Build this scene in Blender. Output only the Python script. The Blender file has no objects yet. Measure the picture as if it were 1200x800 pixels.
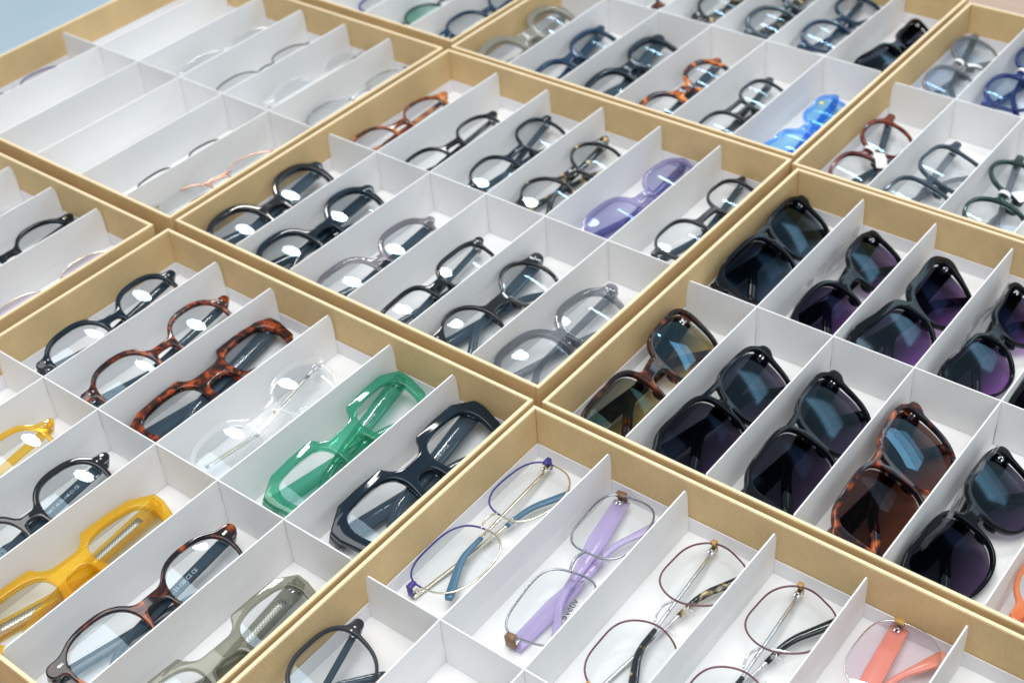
import bpy, math, random
import numpy as np
from mathutils import Matrix, Vector
from mathutils.geometry import tessellate_polygon

random.seed(7)
rad = math.radians
S = bpy.context.scene
COL = S.collection

# ------------------------------------------------------------------ camera
cam_d = bpy.data.cameras.new('camera')
cam = bpy.data.objects.new('camera', cam_d)
COL.objects.link(cam)
cam.location = (0.8868597, -0.5908483, 0.6645133)
cam.rotation_mode = 'XYZ'
cam.rotation_euler = (0.8897266, 0.0594892, 0.6627011)
cam_d.sensor_width = 36.0
cam_d.lens = 1628.139 / 1200 * 36.0
cam_d.clip_start = 0.05
cam_d.clip_end = 60.0
cam_d.dof.use_dof = True
cam_d.dof.focus_distance = 0.93
cam_d.dof.aperture_fstop = 8.5
S.camera = cam

# ------------------------------------------------------------------ light
world = bpy.data.worlds.new('World')
S.world = world
world.use_nodes = True
world.node_tree.nodes['Background'].inputs['Color'].default_value = (0.86, 0.93, 1.0, 1)
world.node_tree.nodes['Background'].inputs['Strength'].default_value = 0.40


def area(name, loc, target, size, radiance, color, size_y=None, disk=False):
    d = bpy.data.lights.new(name, 'AREA')
    if disk:
        d.shape = 'DISK'
        A = math.pi * (size / 2) ** 2
    elif size_y:
        d.shape = 'RECTANGLE'
        d.size_y = size_y
        A = size * size_y
    else:
        d.shape = 'SQUARE'
        A = size * size
    d.size = size
    d.energy = radiance * math.pi * A
    d.color = color
    o = bpy.data.objects.new(name, d)
    COL.objects.link(o)
    o.location = loc
    v = Vector(target) - Vector(loc)
    o.rotation_euler = v.to_track_quat('-Z', 'Y').to_euler()
    return o


# round ceiling lamp seen as white discs in the lenses of the left trays
area('ceiling_lamp', (-0.42, 1.35, 2.3), (-0.42, 1.35, 0), 0.44, 34, (1.0, 0.97, 0.93), disk=True)
# linear ceiling lamps seen as short strips in the lenses of the right trays
for c in ((0.10, 2.75, 2.3), (-1.0, 4.45, 2.3)):
    t = area('ceiling_tube_lamp', c, (c[0], c[1], 0), 1.1, 26, (0.80, 0.92, 1.0), size_y=0.13)
    t.rotation_euler = (0, 0, 0)
# window wall beyond the far right corner of the table: split into three bands, dimmer downwards, to soften its reflected edge
for z_, L_, w_ in ((2.62, 3.2, 2.1), (1.98, 2.2, 2.0), (1.42, 1.1, 1.8)):
    area('window_light', (2.05, 3.3, z_), (0.5, 0.4, 0.0), w_, L_, (0.60, 0.85, 1.0), size_y=0.52)

# unseen soft fill added on the camera side, clear of the lens reflections
area('side_fill_light', (2.6, -1.2, 2.2), (0.3, 0.1, 0.0), 2.6, 1.3, (0.93, 0.97, 1.0), size_y=2.0)
# unseen overhead fill, added above the camera so the lenses don't mirror it
area('overhead_fill_light', (0.75, -0.55, 3.0), (0.75, -0.55, 0.0), 2.3, 4.1, (1.0, 0.985, 0.965), size_y=2.3)

S.render.engine = 'CYCLES'
S.cycles.use_denoising = True
S.cycles.max_bounces = 8
S.cycles.diffuse_bounces = 4
S.cycles.glossy_bounces = 3
S.cycles.transmission_bounces = 3
S.cycles.transparent_max_bounces = 24
S.cycles.caustics_reflective = False
S.cycles.caustics_refractive = False
S.cycles.sample_clamp_indirect = 1.8
S.view_settings.view_transform = 'Standard'
S.view_settings.look = 'None'
S.view_settings.gamma = 1.0
S.view_settings.use_curve_mapping = False
S.view_settings.exposure = 0.30


# ------------------------------------------------------------------ materials
def new_mat(name):
    m = bpy.data.materials.new(name)
    m.use_nodes = True
    nt = m.node_tree
    nt.nodes.clear()
    return m, nt, nt.nodes.new('ShaderNodeOutputMaterial')


def N(nt, kind, **kw):
    n = nt.nodes.new('ShaderNode' + kind)
    for k, v in kw.items():
        setattr(n, k, v)
    return n


def rgba(c):
    return (c[0], c[1], c[2], 1)


def coord(nt, scale):
    tc = N(nt, 'TexCoord')
    mp = N(nt, 'Mapping')
    mp.inputs['Scale'].default_value = scale
    nt.links.new(tc.outputs['Object'], mp.inputs['Vector'])
    return mp


def noise(nt, scale, detail=3, rough=0.5, vec_scale=(1, 1, 1)):
    n = N(nt, 'TexNoise')
    n.inputs['Scale'].default_value = scale
    n.inputs['Detail'].default_value = detail
    n.inputs['Roughness'].default_value = rough
    nt.links.new(coord(nt, vec_scale).outputs[0], n.inputs['Vector'])
    return n


def ramp(nt, src, stops):
    r = N(nt, 'ValToRGB')
    e = r.color_ramp.elements
    while len(e) < len(stops):
        e.new(0.5)
    for q, (p, c) in zip(e, stops):
        q.position = p
        q.color = rgba(c)
    nt.links.new(src, r.inputs['Fac'])
    return r


def board(name, base, var=0.06, rough=0.75, grain=900, bump=0.15, fibre=(1, 1, 1)):
    """paper board: faint mottling and fibre relief"""
    m, nt, out = new_mat(name)
    b = N(nt, 'BsdfPrincipled')
    b.inputs['Roughness'].default_value = rough
    b.inputs['Specular IOR Level'].default_value = 0.3
    n1 = noise(nt, 18, 4, 0.6)
    n2 = noise(nt, grain, 2, 0.6, fibre)
    lo = [c * (1 - var) for c in base]
    hi = [min(1, c * (1 + var)) for c in base]
    r = ramp(nt, n1.outputs['Fac'], [(0.3, lo), (0.7, hi)])
    mx = N(nt, 'MixRGB', blend_type='MULTIPLY')
    mx.inputs['Fac'].default_value = 0.22 if name == 'kraft_board' else 0.06
    nt.links.new(r.outputs['Color'], mx.inputs['Color1'])
    nt.links.new(n2.outputs['Fac'], mx.inputs['Color2'])
    nt.links.new(mx.outputs['Color'], b.inputs['Base Color'])
    bp = N(nt, 'Bump')
    bp.inputs['Strength'].default_value = bump
    bp.inputs['Distance'].default_value = 0.0002
    nt.links.new(n2.outputs['Fac'], bp.inputs['Height'])
    nt.links.new(bp.outputs['Normal'], b.inputs['Normal'])
    nt.links.new(b.outputs['BSDF'], out.inputs['Surface'])
    return m


M = {}
M['kraft'] = board('kraft_board', (0.69, 0.50, 0.255), 0.10, 0.7, 900, 0.5, (1, 1, 0.3))
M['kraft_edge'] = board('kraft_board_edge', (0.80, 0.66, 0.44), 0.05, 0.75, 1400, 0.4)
M['white_card'] = board('white_card', (0.80, 0.80, 0.80), 0.012, 0.6, 2200, 0.12)
M['white_liner'] = board('white_liner', (0.79, 0.78, 0.80), 0.015, 0.6, 2200, 0.12)
M['paper'] = board('paper_tag', (0.82, 0.82, 0.82), 0.01, 0.5, 2500, 0.05)


def wood_mat():
    m, nt, out = new_mat('pale_wood_laminate')
    b = N(nt, 'BsdfPrincipled')
    b.inputs['Roughness'].default_value = 0.45
    n1 = noise(nt, 30, 6, 0.65, (0.25, 4, 1))
    r = ramp(nt, n1.outputs['Fac'], [(0.25, (0.36, 0.25, 0.19)), (0.75, (0.46, 0.33, 0.255))])
    nt.links.new(r.outputs['Color'], b.inputs['Base Color'])
    nt.links.new(b.outputs['BSDF'], out.inputs['Surface'])
    return m


def floor_mat():
    m, nt, out = new_mat('pale_blue_floor')
    b = N(nt, 'BsdfPrincipled')
    b.inputs['Roughness'].default_value = 0.35
    n1 = noise(nt, 2.5, 3, 0.5)
    r = ramp(nt, n1.outputs['Fac'], [(0.3, (0.50, 0.64, 0.73)), (0.7, (0.56, 0.69, 0.77))])
    nt.links.new(r.outputs['Color'], b.inputs['Base Color'])
    nt.links.new(b.outputs['BSDF'], out.inputs['Surface'])
    return m


M['wood'] = wood_mat()
M['floor'] = floor_mat()


def opaque(name, col, rough=0.07, coat=0.0, spec=0.40):
    if name in M:
        return M[name]
    m, nt, out = new_mat(name)
    b = N(nt, 'BsdfPrincipled')
    b.inputs['Base Color'].default_value = rgba(col)
    b.inputs['Roughness'].default_value = rough
    b.inputs['Coat Weight'].default_value = coat
    b.inputs['Specular IOR Level'].default_value = spec
    b.inputs['Coat Roughness'].default_value = 0.04
    n = noise(nt, 260, 2, 0.5)
    bp = N(nt, 'Bump')
    bp.inputs['Strength'].default_value = 0.05
    bp.inputs['Distance'].default_value = 0.0003
    nt.links.new(n.outputs['Fac'], bp.inputs['Height'])
    nt.links.new(bp.outputs['Normal'], b.inputs['Normal'])
    nt.links.new(b.outputs['BSDF'], out.inputs['Surface'])
    M[name] = m
    return m


def tortoise(name, stops, scale=75, clear=0.0, rough=0.1, vs=(1, 1, 1)):
    """mottled acetate; stops = colour ramp over a warped noise"""
    if name in M:
        return M[name]
    m, nt, out = new_mat(name)
    b = N(nt, 'BsdfPrincipled')
    b.inputs['Roughness'].default_value = rough
    b.inputs['Coat Weight'].default_value = 0.0
    b.inputs['Coat Roughness'].default_value = 0.04
    n = noise(nt, scale, 2.5, 0.55, vs)
    n.inputs['Distortion'].default_value = 0.6
    r = ramp(nt, n.outputs['Fac'], stops)
    nt.links.new(r.outputs['Color'], b.inputs['Base Color'])
    if clear > 0:
        tr = N(nt, 'BsdfTransparent')
        hs = N(nt, 'HueSaturation')
        hs.inputs['Value'].default_value = 1.6
        nt.links.new(r.outputs['Color'], hs.inputs['Color'])
        nt.links.new(hs.outputs['Color'], tr.inputs['Color'])
        mx = N(nt, 'MixShader')
        mx.inputs['Fac'].default_value = clear
        nt.links.new(b.outputs['BSDF'], mx.inputs[1])
        nt.links.new(tr.outputs['BSDF'], mx.inputs[2])
        nt.links.new(mx.outputs['Shader'], out.inputs['Surface'])
    else:
        nt.links.new(b.outputs['BSDF'], out.inputs['Surface'])
    M[name] = m
    return m


def fresnel_gloss(nt, base, ior, gcol, rough):
    """skin reflection by Schlick's formula, the same from both sides of a sheet"""
    f0 = ((ior - 1) / (ior + 1)) ** 2
    lw = N(nt, 'LayerWeight')
    lw.inputs['Blend'].default_value = 0.5
    pw = N(nt, 'Math', operation='POWER')
    pw.inputs[1].default_value = 5
    nt.links.new(lw.outputs['Facing'], pw.inputs[0])
    ma = N(nt, 'Math', operation='MULTIPLY_ADD')
    ma.inputs[1].default_value = 1 - f0
    ma.inputs[2].default_value = f0
    nt.links.new(pw.outputs[0], ma.inputs[0])
    gl = N(nt, 'BsdfGlossy')
    gl.inputs['Color'].default_value = rgba(gcol)
    gl.inputs['Roughness'].default_value = rough
    mx = N(nt, 'MixShader')
    nt.links.new(ma.outputs[0], mx.inputs['Fac'])
    nt.links.new(base, mx.inputs[1])
    nt.links.new(gl.outputs['BSDF'], mx.inputs[2])
    return mx.outputs['Shader']


def clear_acetate(name, col, body=0.4, tint=None, ior=1.5, rough=0.06):
    """see-through plastic: tinted transmission, some coloured body, glossy skin"""
    if name in M:
        return M[name]
    m, nt, out = new_mat(name)
    tr = N(nt, 'BsdfTransparent')
    tr.inputs['Color'].default_value = rgba([c ** 0.5 for c in (tint or col)])   # two skins
    df = N(nt, 'BsdfDiffuse')
    df.inputs['Color'].default_value = rgba(col)
    mx = N(nt, 'MixShader')
    mx.inputs['Fac'].default_value = body
    nt.links.new(tr.outputs['BSDF'], mx.inputs[1])
    nt.links.new(df.outputs['BSDF'], mx.inputs[2])
    nt.links.new(fresnel_gloss(nt, mx.outputs['Shader'], ior, (1, 1, 1), rough), out.inputs['Surface'])
    M[name] = m
    return m


def metal(name, col, rough=0.22):
    if name in M:
        return M[name]
    m, nt, out = new_mat(name)
    b = N(nt, 'BsdfPrincipled')
    b.inputs['Base Color'].default_value = rgba(col)
    b.inputs['Metallic'].default_value = 1.0
    n = noise(nt, 400, 2, 0.5)
    r = ramp(nt, n.outputs['Fac'], [(0.3, (rough * 0.8,) * 3), (0.7, (rough * 1.25,) * 3)])
    nt.links.new(r.outputs['Color'], b.inputs['Roughness'])
    nt.links.new(b.outputs['BSDF'], out.inputs['Surface'])
    M[name] = m
    return m


def lens_mat(name, tint=(0.97, 0.98, 0.985), gcol=(0.62, 0.84, 1.0), ior=1.62, grad=None, rough=0.015):
    """thin coated lens; grad = (bottom tint, top tint, span in metres) for graduated lenses"""
    if name in M:
        return M[name]
    m, nt, out = new_mat(name)
    tr = N(nt, 'BsdfTransparent')
    tr.inputs['Color'].default_value = rgba(tint)
    if grad:
        grad = [[c ** 0.5 for c in g] for g in grad]       # light crosses front and back face
        tc = N(nt, 'TexCoord')
        sp = N(nt, 'SeparateXYZ')
        nt.links.new(tc.outputs['UV'], sp.inputs[0])
        r = ramp(nt, sp.outputs['Y'], [(0.08, grad[0]), (0.85, grad[1])])
        nt.links.new(r.outputs['Color'], tr.inputs['Color'])
    nt.links.new(fresnel_gloss(nt, tr.outputs['BSDF'], ior, gcol, rough), out.inputs['Surface'])
    M[name] = m
    return m


def pattern_mat(name, col):
    """engraved core wire: fine checker relief"""
    if name in M:
        return M[name]
    m, nt, out = new_mat(name)
    b = N(nt, 'BsdfPrincipled')
    b.inputs['Metallic'].default_value = 0.8
    b.inputs['Roughness'].default_value = 0.35
    ck = N(nt, 'TexChecker')
    ck.inputs['Scale'].default_value = 900
    ck.inputs['Color1'].default_value = rgba(col)
    ck.inputs['Color2'].default_value = rgba([c * 0.45 for c in col])
    nt.links.new(coord(nt, (1, 1, 1)).outputs[0], ck.inputs['Vector'])
    nt.links.new(ck.outputs['Color'], b.inputs['Base Color'])
    nt.links.new(b.outputs['BSDF'], out.inputs['Surface'])
    M[name] = m
    return m


# frame colours
def mat_of(key):
    d = {
        'black': lambda: opaque('black_acetate', (0.006, 0.009, 0.013)),
        'gloss_black': lambda: opaque('gloss_black_acetate', (0.008, 0.009, 0.012), 0.07, 0.5),
        'sun_black': lambda: opaque('sunglass_black_acetate', (0.004, 0.006, 0.009), 0.10, 0.0, 0.22),
        'smoky_grey': lambda: clear_acetate('smoky_grey_acetate', (0.10, 0.11, 0.13), 0.30, (0.48, 0.50, 0.54)),
        'matte_black': lambda: opaque('satin_black_acetate', (0.018, 0.02, 0.024), 0.3, 0.05),
        'navy': lambda: opaque('navy_acetate', (0.005, 0.014, 0.024)),
        'deep_blue': lambda: opaque('deep_blue_acetate', (0.006, 0.028, 0.065)),
        'slate': lambda: opaque('slate_acetate', (0.035, 0.055, 0.075)),
        'dark_green': lambda: opaque('dark_green_acetate', (0.015, 0.04, 0.032)),
        'red_tortoise': lambda: tortoise('red_tortoise', [(0.40, (0.010, 0.004, 0.004)), (0.52, (0.07, 0.010, 0.004)), (0.66, (0.33, 0.055, 0.010))], 150),
        'orange_tortoise': lambda: tortoise('orange_tortoise', [(0.40, (0.015, 0.006, 0.006)), (0.47, (0.14, 0.02, 0.005)), (0.58, (0.50, 0.10, 0.012))], 95),
        'amber_tortoise': lambda: tortoise('amber_tortoise', [(0.44, (0.02, 0.012, 0.02)), (0.50, (0.30, 0.07, 0.01)), (0.6, (0.72, 0.23, 0.03))], 80),
        'dark_tortoise': lambda: tortoise('dark_tortoise', [(0.46, (0.010, 0.006, 0.010)), (0.56, (0.09, 0.016, 0.006)), (0.70, (0.42, 0.10, 0.02))], 85),
        'brown_tortoise': lambda: tortoise('brown_tortoise', [(0.45, (0.018, 0.012, 0.013)), (0.58, (0.10, 0.03, 0.018)), (0.72, (0.34, 0.10, 0.035))], 70, 0.25),
        'spot_tortoise': lambda: tortoise('spotted_tortoise', [(0.52, (0.012, 0.014, 0.018)), (0.58, (0.18, 0.12, 0.05)), (0.66, (0.62, 0.50, 0.25))], 95),
        'light_tortoise': lambda: tortoise('light_tortoise', [(0.40, (0.06, 0.02, 0.015)), (0.52, (0.30, 0.07, 0.02)), (0.66, (0.62, 0.24, 0.06))], 70, 0.1),
        'wine': lambda: tortoise('wine_fade', [(0.35, (0.05, 0.012, 0.02)), (0.65, (0.30, 0.07, 0.04))], 40, 0.3),
        'crystal': lambda: clear_acetate('crystal_acetate', (0.80, 0.82, 0.82), 0.10, (0.96, 0.97, 0.97)),
        'green': lambda: clear_acetate('green_acetate', (0.04, 0.32, 0.21), 0.24, (0.17, 0.62, 0.43)),
        'yellow': lambda: clear_acetate('yellow_acetate', (0.80, 0.44, 0.01), 0.30, (0.95, 0.72, 0.10)),
        'olive': lambda: clear_acetate('olive_acetate', (0.20, 0.20, 0.15), 0.34, (0.52, 0.53, 0.45)),
        'smoke': lambda: clear_acetate('smoke_acetate', (0.22, 0.23, 0.25), 0.40, (0.42, 0.43, 0.46)),
        'khaki_smoke': lambda: clear_acetate('khaki_smoke_acetate', (0.30, 0.29, 0.25), 0.5, (0.5, 0.49, 0.42)),
        'mauve': lambda: clear_acetate('mauve_grey_acetate', (0.13, 0.12, 0.15), 0.36, (0.50, 0.48, 0.53)),
        'violet': lambda: clear_acetate('violet_acetate', (0.25, 0.23, 0.42), 0.30, (0.50, 0.48, 0.70)),
        'lilac': lambda: clear_acetate('lilac_plastic', (0.60, 0.50, 0.80), 0.50, (0.84, 0.78, 0.95), 1.5, 0.2),
        'coral': lambda: opaque('coral_plastic', (0.90, 0.34, 0.24), 0.25, 0.2),
        'orange_clear': lambda: clear_acetate('orange_acetate', (0.80, 0.25, 0.10), 0.5, (0.95, 0.5, 0.3)),
        'blue': lambda: clear_acetate('bright_blue_acetate', (0.03, 0.25, 0.85), 0.18, (0.22, 0.50, 0.97)),
        'blue_smoke': lambda: clear_acetate('blue_smoke_acetate', (0.06, 0.10, 0.24), 0.45, (0.3, 0.4, 0.62)),
        'navy_clear': lambda: clear_acetate('navy_clear_acetate', (0.02, 0.04, 0.18), 0.6, (0.12, 0.2, 0.5)),
        'steel_blue': lambda: opaque('steel_blue_plastic', (0.07, 0.17, 0.27), 0.25, 0.2),
        'silver': lambda: metal('silver_metal', (0.78, 0.78, 0.80)),
        'gunmetal': lambda: metal('gunmetal', (0.38, 0.40, 0.44), 0.28),
        'gold': lambda: metal('pale_gold_metal', (0.84, 0.79, 0.66)),
        'rose_gold': lambda: metal('rose_gold_metal', (0.85, 0.50, 0.38)),
        'plum_metal': lambda: opaque('plum_enamel', (0.13, 0.05, 0.06), 0.25),
        'indigo_metal': lambda: opaque('indigo_enamel', (0.045, 0.04, 0.22), 0.25),
        'black_metal': lambda: opaque('black_enamel', (0.02, 0.02, 0.025), 0.25),
        'brown': lambda: opaque('brown_enamel', (0.20, 0.11, 0.06), 0.35),
        'tan': lambda: opaque('tan_enamel', (0.48, 0.28, 0.09), 0.4),
        'pad': lambda: clear_acetate('silicone_pad', (0.85, 0.85, 0.85), 0.18, (0.95, 0.96, 0.97)),
        'white_print': lambda: opaque('white_print', (0.55, 0.60, 0.64), 0.5, 0),
        'black_print': lambda: opaque('black_print', (0.01, 0.01, 0.012), 0.5, 0),
        'white_plastic': lambda: opaque('white_plastic', (0.80, 0.80, 0.82), 0.3),
        'yellow_spot': lambda: opaque('yellow_sticker', (0.80, 0.70, 0.05), 0.5),
        'core': lambda: pattern_mat('engraved_core', (0.62, 0.60, 0.52)),
        'film': lambda: clear_acetate('clear_film', (0.85, 0.85, 0.87), 0.12, (0.93, 0.94, 0.95), 1.5, 0.12),
        # lenses
        'lens': lambda: lens_mat('coated_lens'),
        'demo': lambda: lens_mat('demo_lens', (0.975, 0.985, 0.985), (0.9, 0.95, 1.0), 1.42),
        'grey_purple': lambda: lens_mat('grey_purple_lens', grad=((0.46, 0.28, 0.56), (0.05, 0.045, 0.08)), gcol=(0.50, 0.76, 0.95), ior=1.55, rough=0.12),
        'grey_lens': lambda: lens_mat('smoke_lens', grad=((0.24, 0.19, 0.28), (0.05, 0.055, 0.075)), gcol=(0.50, 0.76, 0.95), ior=1.55, rough=0.12),
        'brown_lens': lambda: lens_mat('brown_lens', grad=((0.38, 0.21, 0.15), (0.13, 0.08, 0.075)), gcol=(0.40, 0.72, 0.95), ior=1.9),
        'olive_lens': lambda: lens_mat('olive_lens', grad=((0.90, 0.70, 0.34), (0.18, 0.18, 0.14)), gcol=(0.36, 0.70, 0.95), ior=1.9),
        'teal_lens': lambda: lens_mat('teal_lens', grad=((0.26, 0.33, 0.40), (0.05, 0.07, 0.10)), gcol=(0.50, 0.76, 0.95), ior=1.55, rough=0.12),
        'blue_lens': lambda: lens_mat('blue_lens', grad=((0.68, 0.92, 0.99), (0.34, 0.68, 0.95)), gcol=(0.6, 0.85, 1.0)),
        'violet_lens': lambda: lens_mat('violet_lens', grad=((0.74, 0.74, 0.88), (0.46, 0.46, 0.68)), gcol=(0.6, 0.85, 1.0)),
        'pink_lens': lambda: lens_mat('pink_lens', grad=((0.97, 0.93, 0.96), (0.93, 0.86, 0.92)), gcol=(1, 1, 1)),
        'rose_lens': lambda: lens_mat('rose_lens', grad=((0.93, 0.90, 0.93), (0.80, 0.72, 0.82)), gcol=(1, 1, 1)),
        'green_lens': lambda: lens_mat('green_lens', grad=((0.75, 0.90, 0.84), (0.45, 0.72, 0.62)), gcol=(1, 1, 1)),
        'blue_fade': lambda: lens_mat('blue_fade_lens', grad=((0.95, 0.97, 0.98), (0.55, 0.66, 0.80)), gcol=(0.6, 0.85, 1.0)),
    }
    return d[key]()


# ------------------------------------------------------------------ mesh helpers
def raw_mesh(name, V, F, mats, mi=None, smooth=True, uv=None, nrm=None):
    me = bpy.data.meshes.new(name)
    me.from_pydata([tuple(map(float, v)) for v in V], [], [tuple(int(i) for i in f) for f in F])
    for m in mats:
        me.materials.append(m)
    if mi is not None:
        me.polygons.foreach_set('material_index', [int(i) for i in mi])
    if smooth:
        me.polygons.foreach_set('use_smooth', [True] * len(me.polygons))
    if uv is not None:
        l = me.uv_layers.new(name='UVMap')
        idx = np.zeros(len(me.loops), dtype=np.int32)
        me.loops.foreach_get('vertex_index', idx)
        l.data.foreach_set('uv', np.asarray(uv, dtype=np.float32)[idx].ravel())
    me.update()
    if nrm is not None:
        me.normals_split_custom_set_from_vertices([tuple(map(float, n)) for n in nrm])
    return me


def link(name, data, parent=None):
    o = bpy.data.objects.new(name, data)
    COL.objects.link(o)
    if parent is not None:
        o.parent = parent
    return o


class Geo:
    """vertex / face collector (millimetres, glasses space)"""

    def __init__(self):
        self.V, self.F, self.MI, self.UV = [], [], [], []

    def add(self, V, F, mi=0, uv=None):
        b = len(self.V)
        self.V.extend([tuple(v) for v in V])
        self.F.extend([tuple(b + i for i in f) for f in F])
        if isinstance(mi, int):
            self.MI.extend([mi] * len(F))
        else:
            self.MI.extend(mi)
        self.UV.extend(uv if uv is not None else [(0, 0)] * len(V))
        return self


def box_vf(x0, x1, y0, y1, z0, z1, b=0.0):
    """box with all edges chamfered by b"""
    if b <= 0:
        V = [(x, y, z) for z in (z0, z1) for y in (y0, y1) for x in (x0, x1)]
        return V, [(0, 2, 3, 1), (4, 5, 7, 6), (0, 1, 5, 4), (2, 6, 7, 3), (0, 4, 6, 2), (1, 3, 7, 5)]
    V, idx = [], {}
    for iz, z in enumerate((z0, z1)):
        for iy, y in enumerate((y0, y1)):
            for ix, x in enumerate((x0, x1)):
                sx, sy, sz = (1 if ix == 0 else -1), (1 if iy == 0 else -1), (1 if iz == 0 else -1)
                idx[(ix, iy, iz)] = (len(V), len(V) + 1, len(V) + 2)
                V += [(x, y + sy * b, z + sz * b), (x + sx * b, y, z + sz * b), (x + sx * b, y + sy * b, z)]
    g = lambda a, b_, c, k: idx[(a, b_, c)][k]
    F = []
    for i, o in ((0, 1), (1, -1)):
        q = [g(i, 0, 0, 0), g(i, 0, 1, 0), g(i, 1, 1, 0), g(i, 1, 0, 0)]
        F.append(q[::o] if o == 1 else q[::-1])
        q = [g(0, i, 0, 1), g(1, i, 0, 1), g(1, i, 1, 1), g(0, i, 1, 1)]
        F.append(q if i == 0 else q[::-1])
        q = [g(0, 0, i, 2), g(0, 1, i, 2), g(1, 1, i, 2), g(1, 0, i, 2)]
        F.append(q if i == 0 else q[::-1])
    for i in (0, 1):
        for j in (0, 1):
            q = [g(i, j, 0, 0), g(i, j, 1, 0), g(i, j, 1, 1), g(i, j, 0, 1)]
            F.append(q if i != j else q[::-1])
            q = [g(i, 0, j, 0), g(i, 1, j, 0), g(i, 1, j, 2), g(i, 0, j, 2)]
            F.append(q if i == j else q[::-1])
            q = [g(0, i, j, 1), g(1, i, j, 1), g(1, i, j, 2), g(0, i, j, 2)]
            F.append(q if i != j else q[::-1])
    for i in (0, 1):
        for j in (0, 1):
            for k in (0, 1):
                a, b_, c = idx[(i, j, k)]
                F.append((a, b_, c) if (i + j + k) % 2 else (a, c, b_))
    return V, F


def tube_vf(P, R, seg=8, closed=False, flat=1.0):
    """round tube along 3-D points (flat < 1 squashes it along z)"""
    P = np.array(P, float)
    n = len(P)
    R = np.full(n, R, float) if np.isscalar(R) else np.array(R, float)
    if closed:
        T = np.roll(P, -1, 0) - np.roll(P, 1, 0)
    else:
        T = np.gradient(P, axis=0)
    T /= np.linalg.norm(T, axis=1)[:, None] + 1e-12
    ref = np.array([0, 0, 1.0])
    V, F = [], []
    for i in range(n):
        a = np.cross(T[i], ref)
        if np.linalg.norm(a) < 1e-3:
            a = np.array([1.0, 0, 0])
        a /= np.linalg.norm(a)
        b = np.cross(a, T[i])
        for k in range(seg):
            w = 2 * math.pi * k / seg
            V.append(P[i] + R[i] * (math.cos(w) * a + flat * math.sin(w) * b))
    for i in range(n if closed else n - 1):
        j = (i + 1) % n
        for k in range(seg):
            l = (k + 1) % seg
            F.append((i * seg + k, i * seg + l, j * seg + l, j * seg + k))
    if not closed:
        F.append(tuple(range(seg))[::-1])
        F.append(tuple((n - 1) * seg + k for k in range(seg)))
    return V, F


def ribbon_vf(P, H, T, ch=0.28):
    """flat bar in the xy plane along 3-D points; H = half heights, T = half thicknesses"""
    P = np.array(P, float)
    n = len(P)
    D = np.gradient(P, axis=0)
    D[:, 2] = 0
    D /= np.linalg.norm(D, axis=1)[:, None] + 1e-12
    V, F = [], []
    for i in range(n):
        nn = np.array([-D[i, 1], D[i, 0], 0])
        h, t = H[i], T[i]
        c = min(h, t) * ch * 2
        prof = [(-h + c, -t), (h - c, -t), (h, -t + c), (h, t - c), (h - c, t), (-h + c, t), (-h, t - c), (-h, -t + c)]
        for (a, b) in prof:
            V.append(P[i] + nn * a + np.array([0, 0, b]))
    for i in range(n - 1):
        for k in range(8):
            l = (k + 1) % 8
            F.append((i * 8 + k, i * 8 + l, (i + 1) * 8 + l, (i + 1) * 8 + k))
    F.append(tuple(range(8))[::-1])
    F.append(tuple((n - 1) * 8 + k for k in range(8)))
    return V, F


def ellipsoid_vf(c, r, seg=12, ring=7):
    V, F = [], []
    for i in range(ring + 1):
        t = math.pi * i / ring
        for k in range(seg):
            w = 2 * math.pi * k / seg
            V.append((c[0] + r[0] * math.sin(t) * math.cos(w), c[1] + r[1] * math.sin(t) * math.sin(w), c[2] + r[2] * math.cos(t)))
    for i in range(ring):
        for k in range(seg):
            l = (k + 1) % seg
            F.append((i * seg + k, (i + 1) * seg + k, (i + 1) * seg + l, i * seg + l))
    return V, F


def disc_vf(c, r, h, seg=12):
    V = [(c[0] + r * math.cos(2 * math.pi * k / seg), c[1] + r * math.sin(2 * math.pi * k / seg), c[2]) for k in range(seg)]
    V += [(v[0], v[1], c[2] + h) for v in V[:seg]]
    F = [(k, (k + 1) % seg, seg + (k + 1) % seg, seg + k) for k in range(seg)] + [tuple(range(seg, 2 * seg))]
    return V, F


def smooth_loop(P, n=72, it=0):
    """closed Catmull-Rom through control points, resampled evenly"""
    P = np.array(P, float)
    m = len(P)
    out = []
    for i in range(m):
        p0, p1, p2, p3 = P[i - 1], P[i], P[(i + 1) % m], P[(i + 2) % m]
        for k in range(16):
            t = k / 16
            out.append(0.5 * ((2 * p1) + (-p0 + p2) * t + (2 * p0 - 5 * p1 + 4 * p2 - p3) * t * t + (-p0 + 3 * p1 - 3 * p2 + p3) * t ** 3))
    return resample(np.array(out), n)


def round_poly(P, r, n=72):
    """polygon with corners cut by quadratic arcs of size r"""
    P = np.array(P, float)
    m = len(P)
    out = []
    for i in range(m):
        a, b, c = P[i - 1], P[i], P[(i + 1) % m]
        u, v = a - b, c - b
        ru = min(r, np.linalg.norm(u) * 0.48)
        rv = min(r, np.linalg.norm(v) * 0.48)
        s, e = b + u / np.linalg.norm(u) * ru, b + v / np.linalg.norm(v) * rv
        for k in range(9):
            t = k / 8
            out.append((1 - t) ** 2 * s + 2 * t * (1 - t) * b + t * t * e)
    return resample(np.array(out), n)


def resample(P, n):
    Q = np.vstack([P, P[:1]])
    d = np.r_[0, np.cumsum(np.linalg.norm(np.diff(Q, axis=0), axis=1))]
    t = np.linspace(0, d[-1], n, endpoint=False)
    return np.stack([np.interp(t, d, Q[:, 0]), np.interp(t, d, Q[:, 1])], 1)


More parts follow.
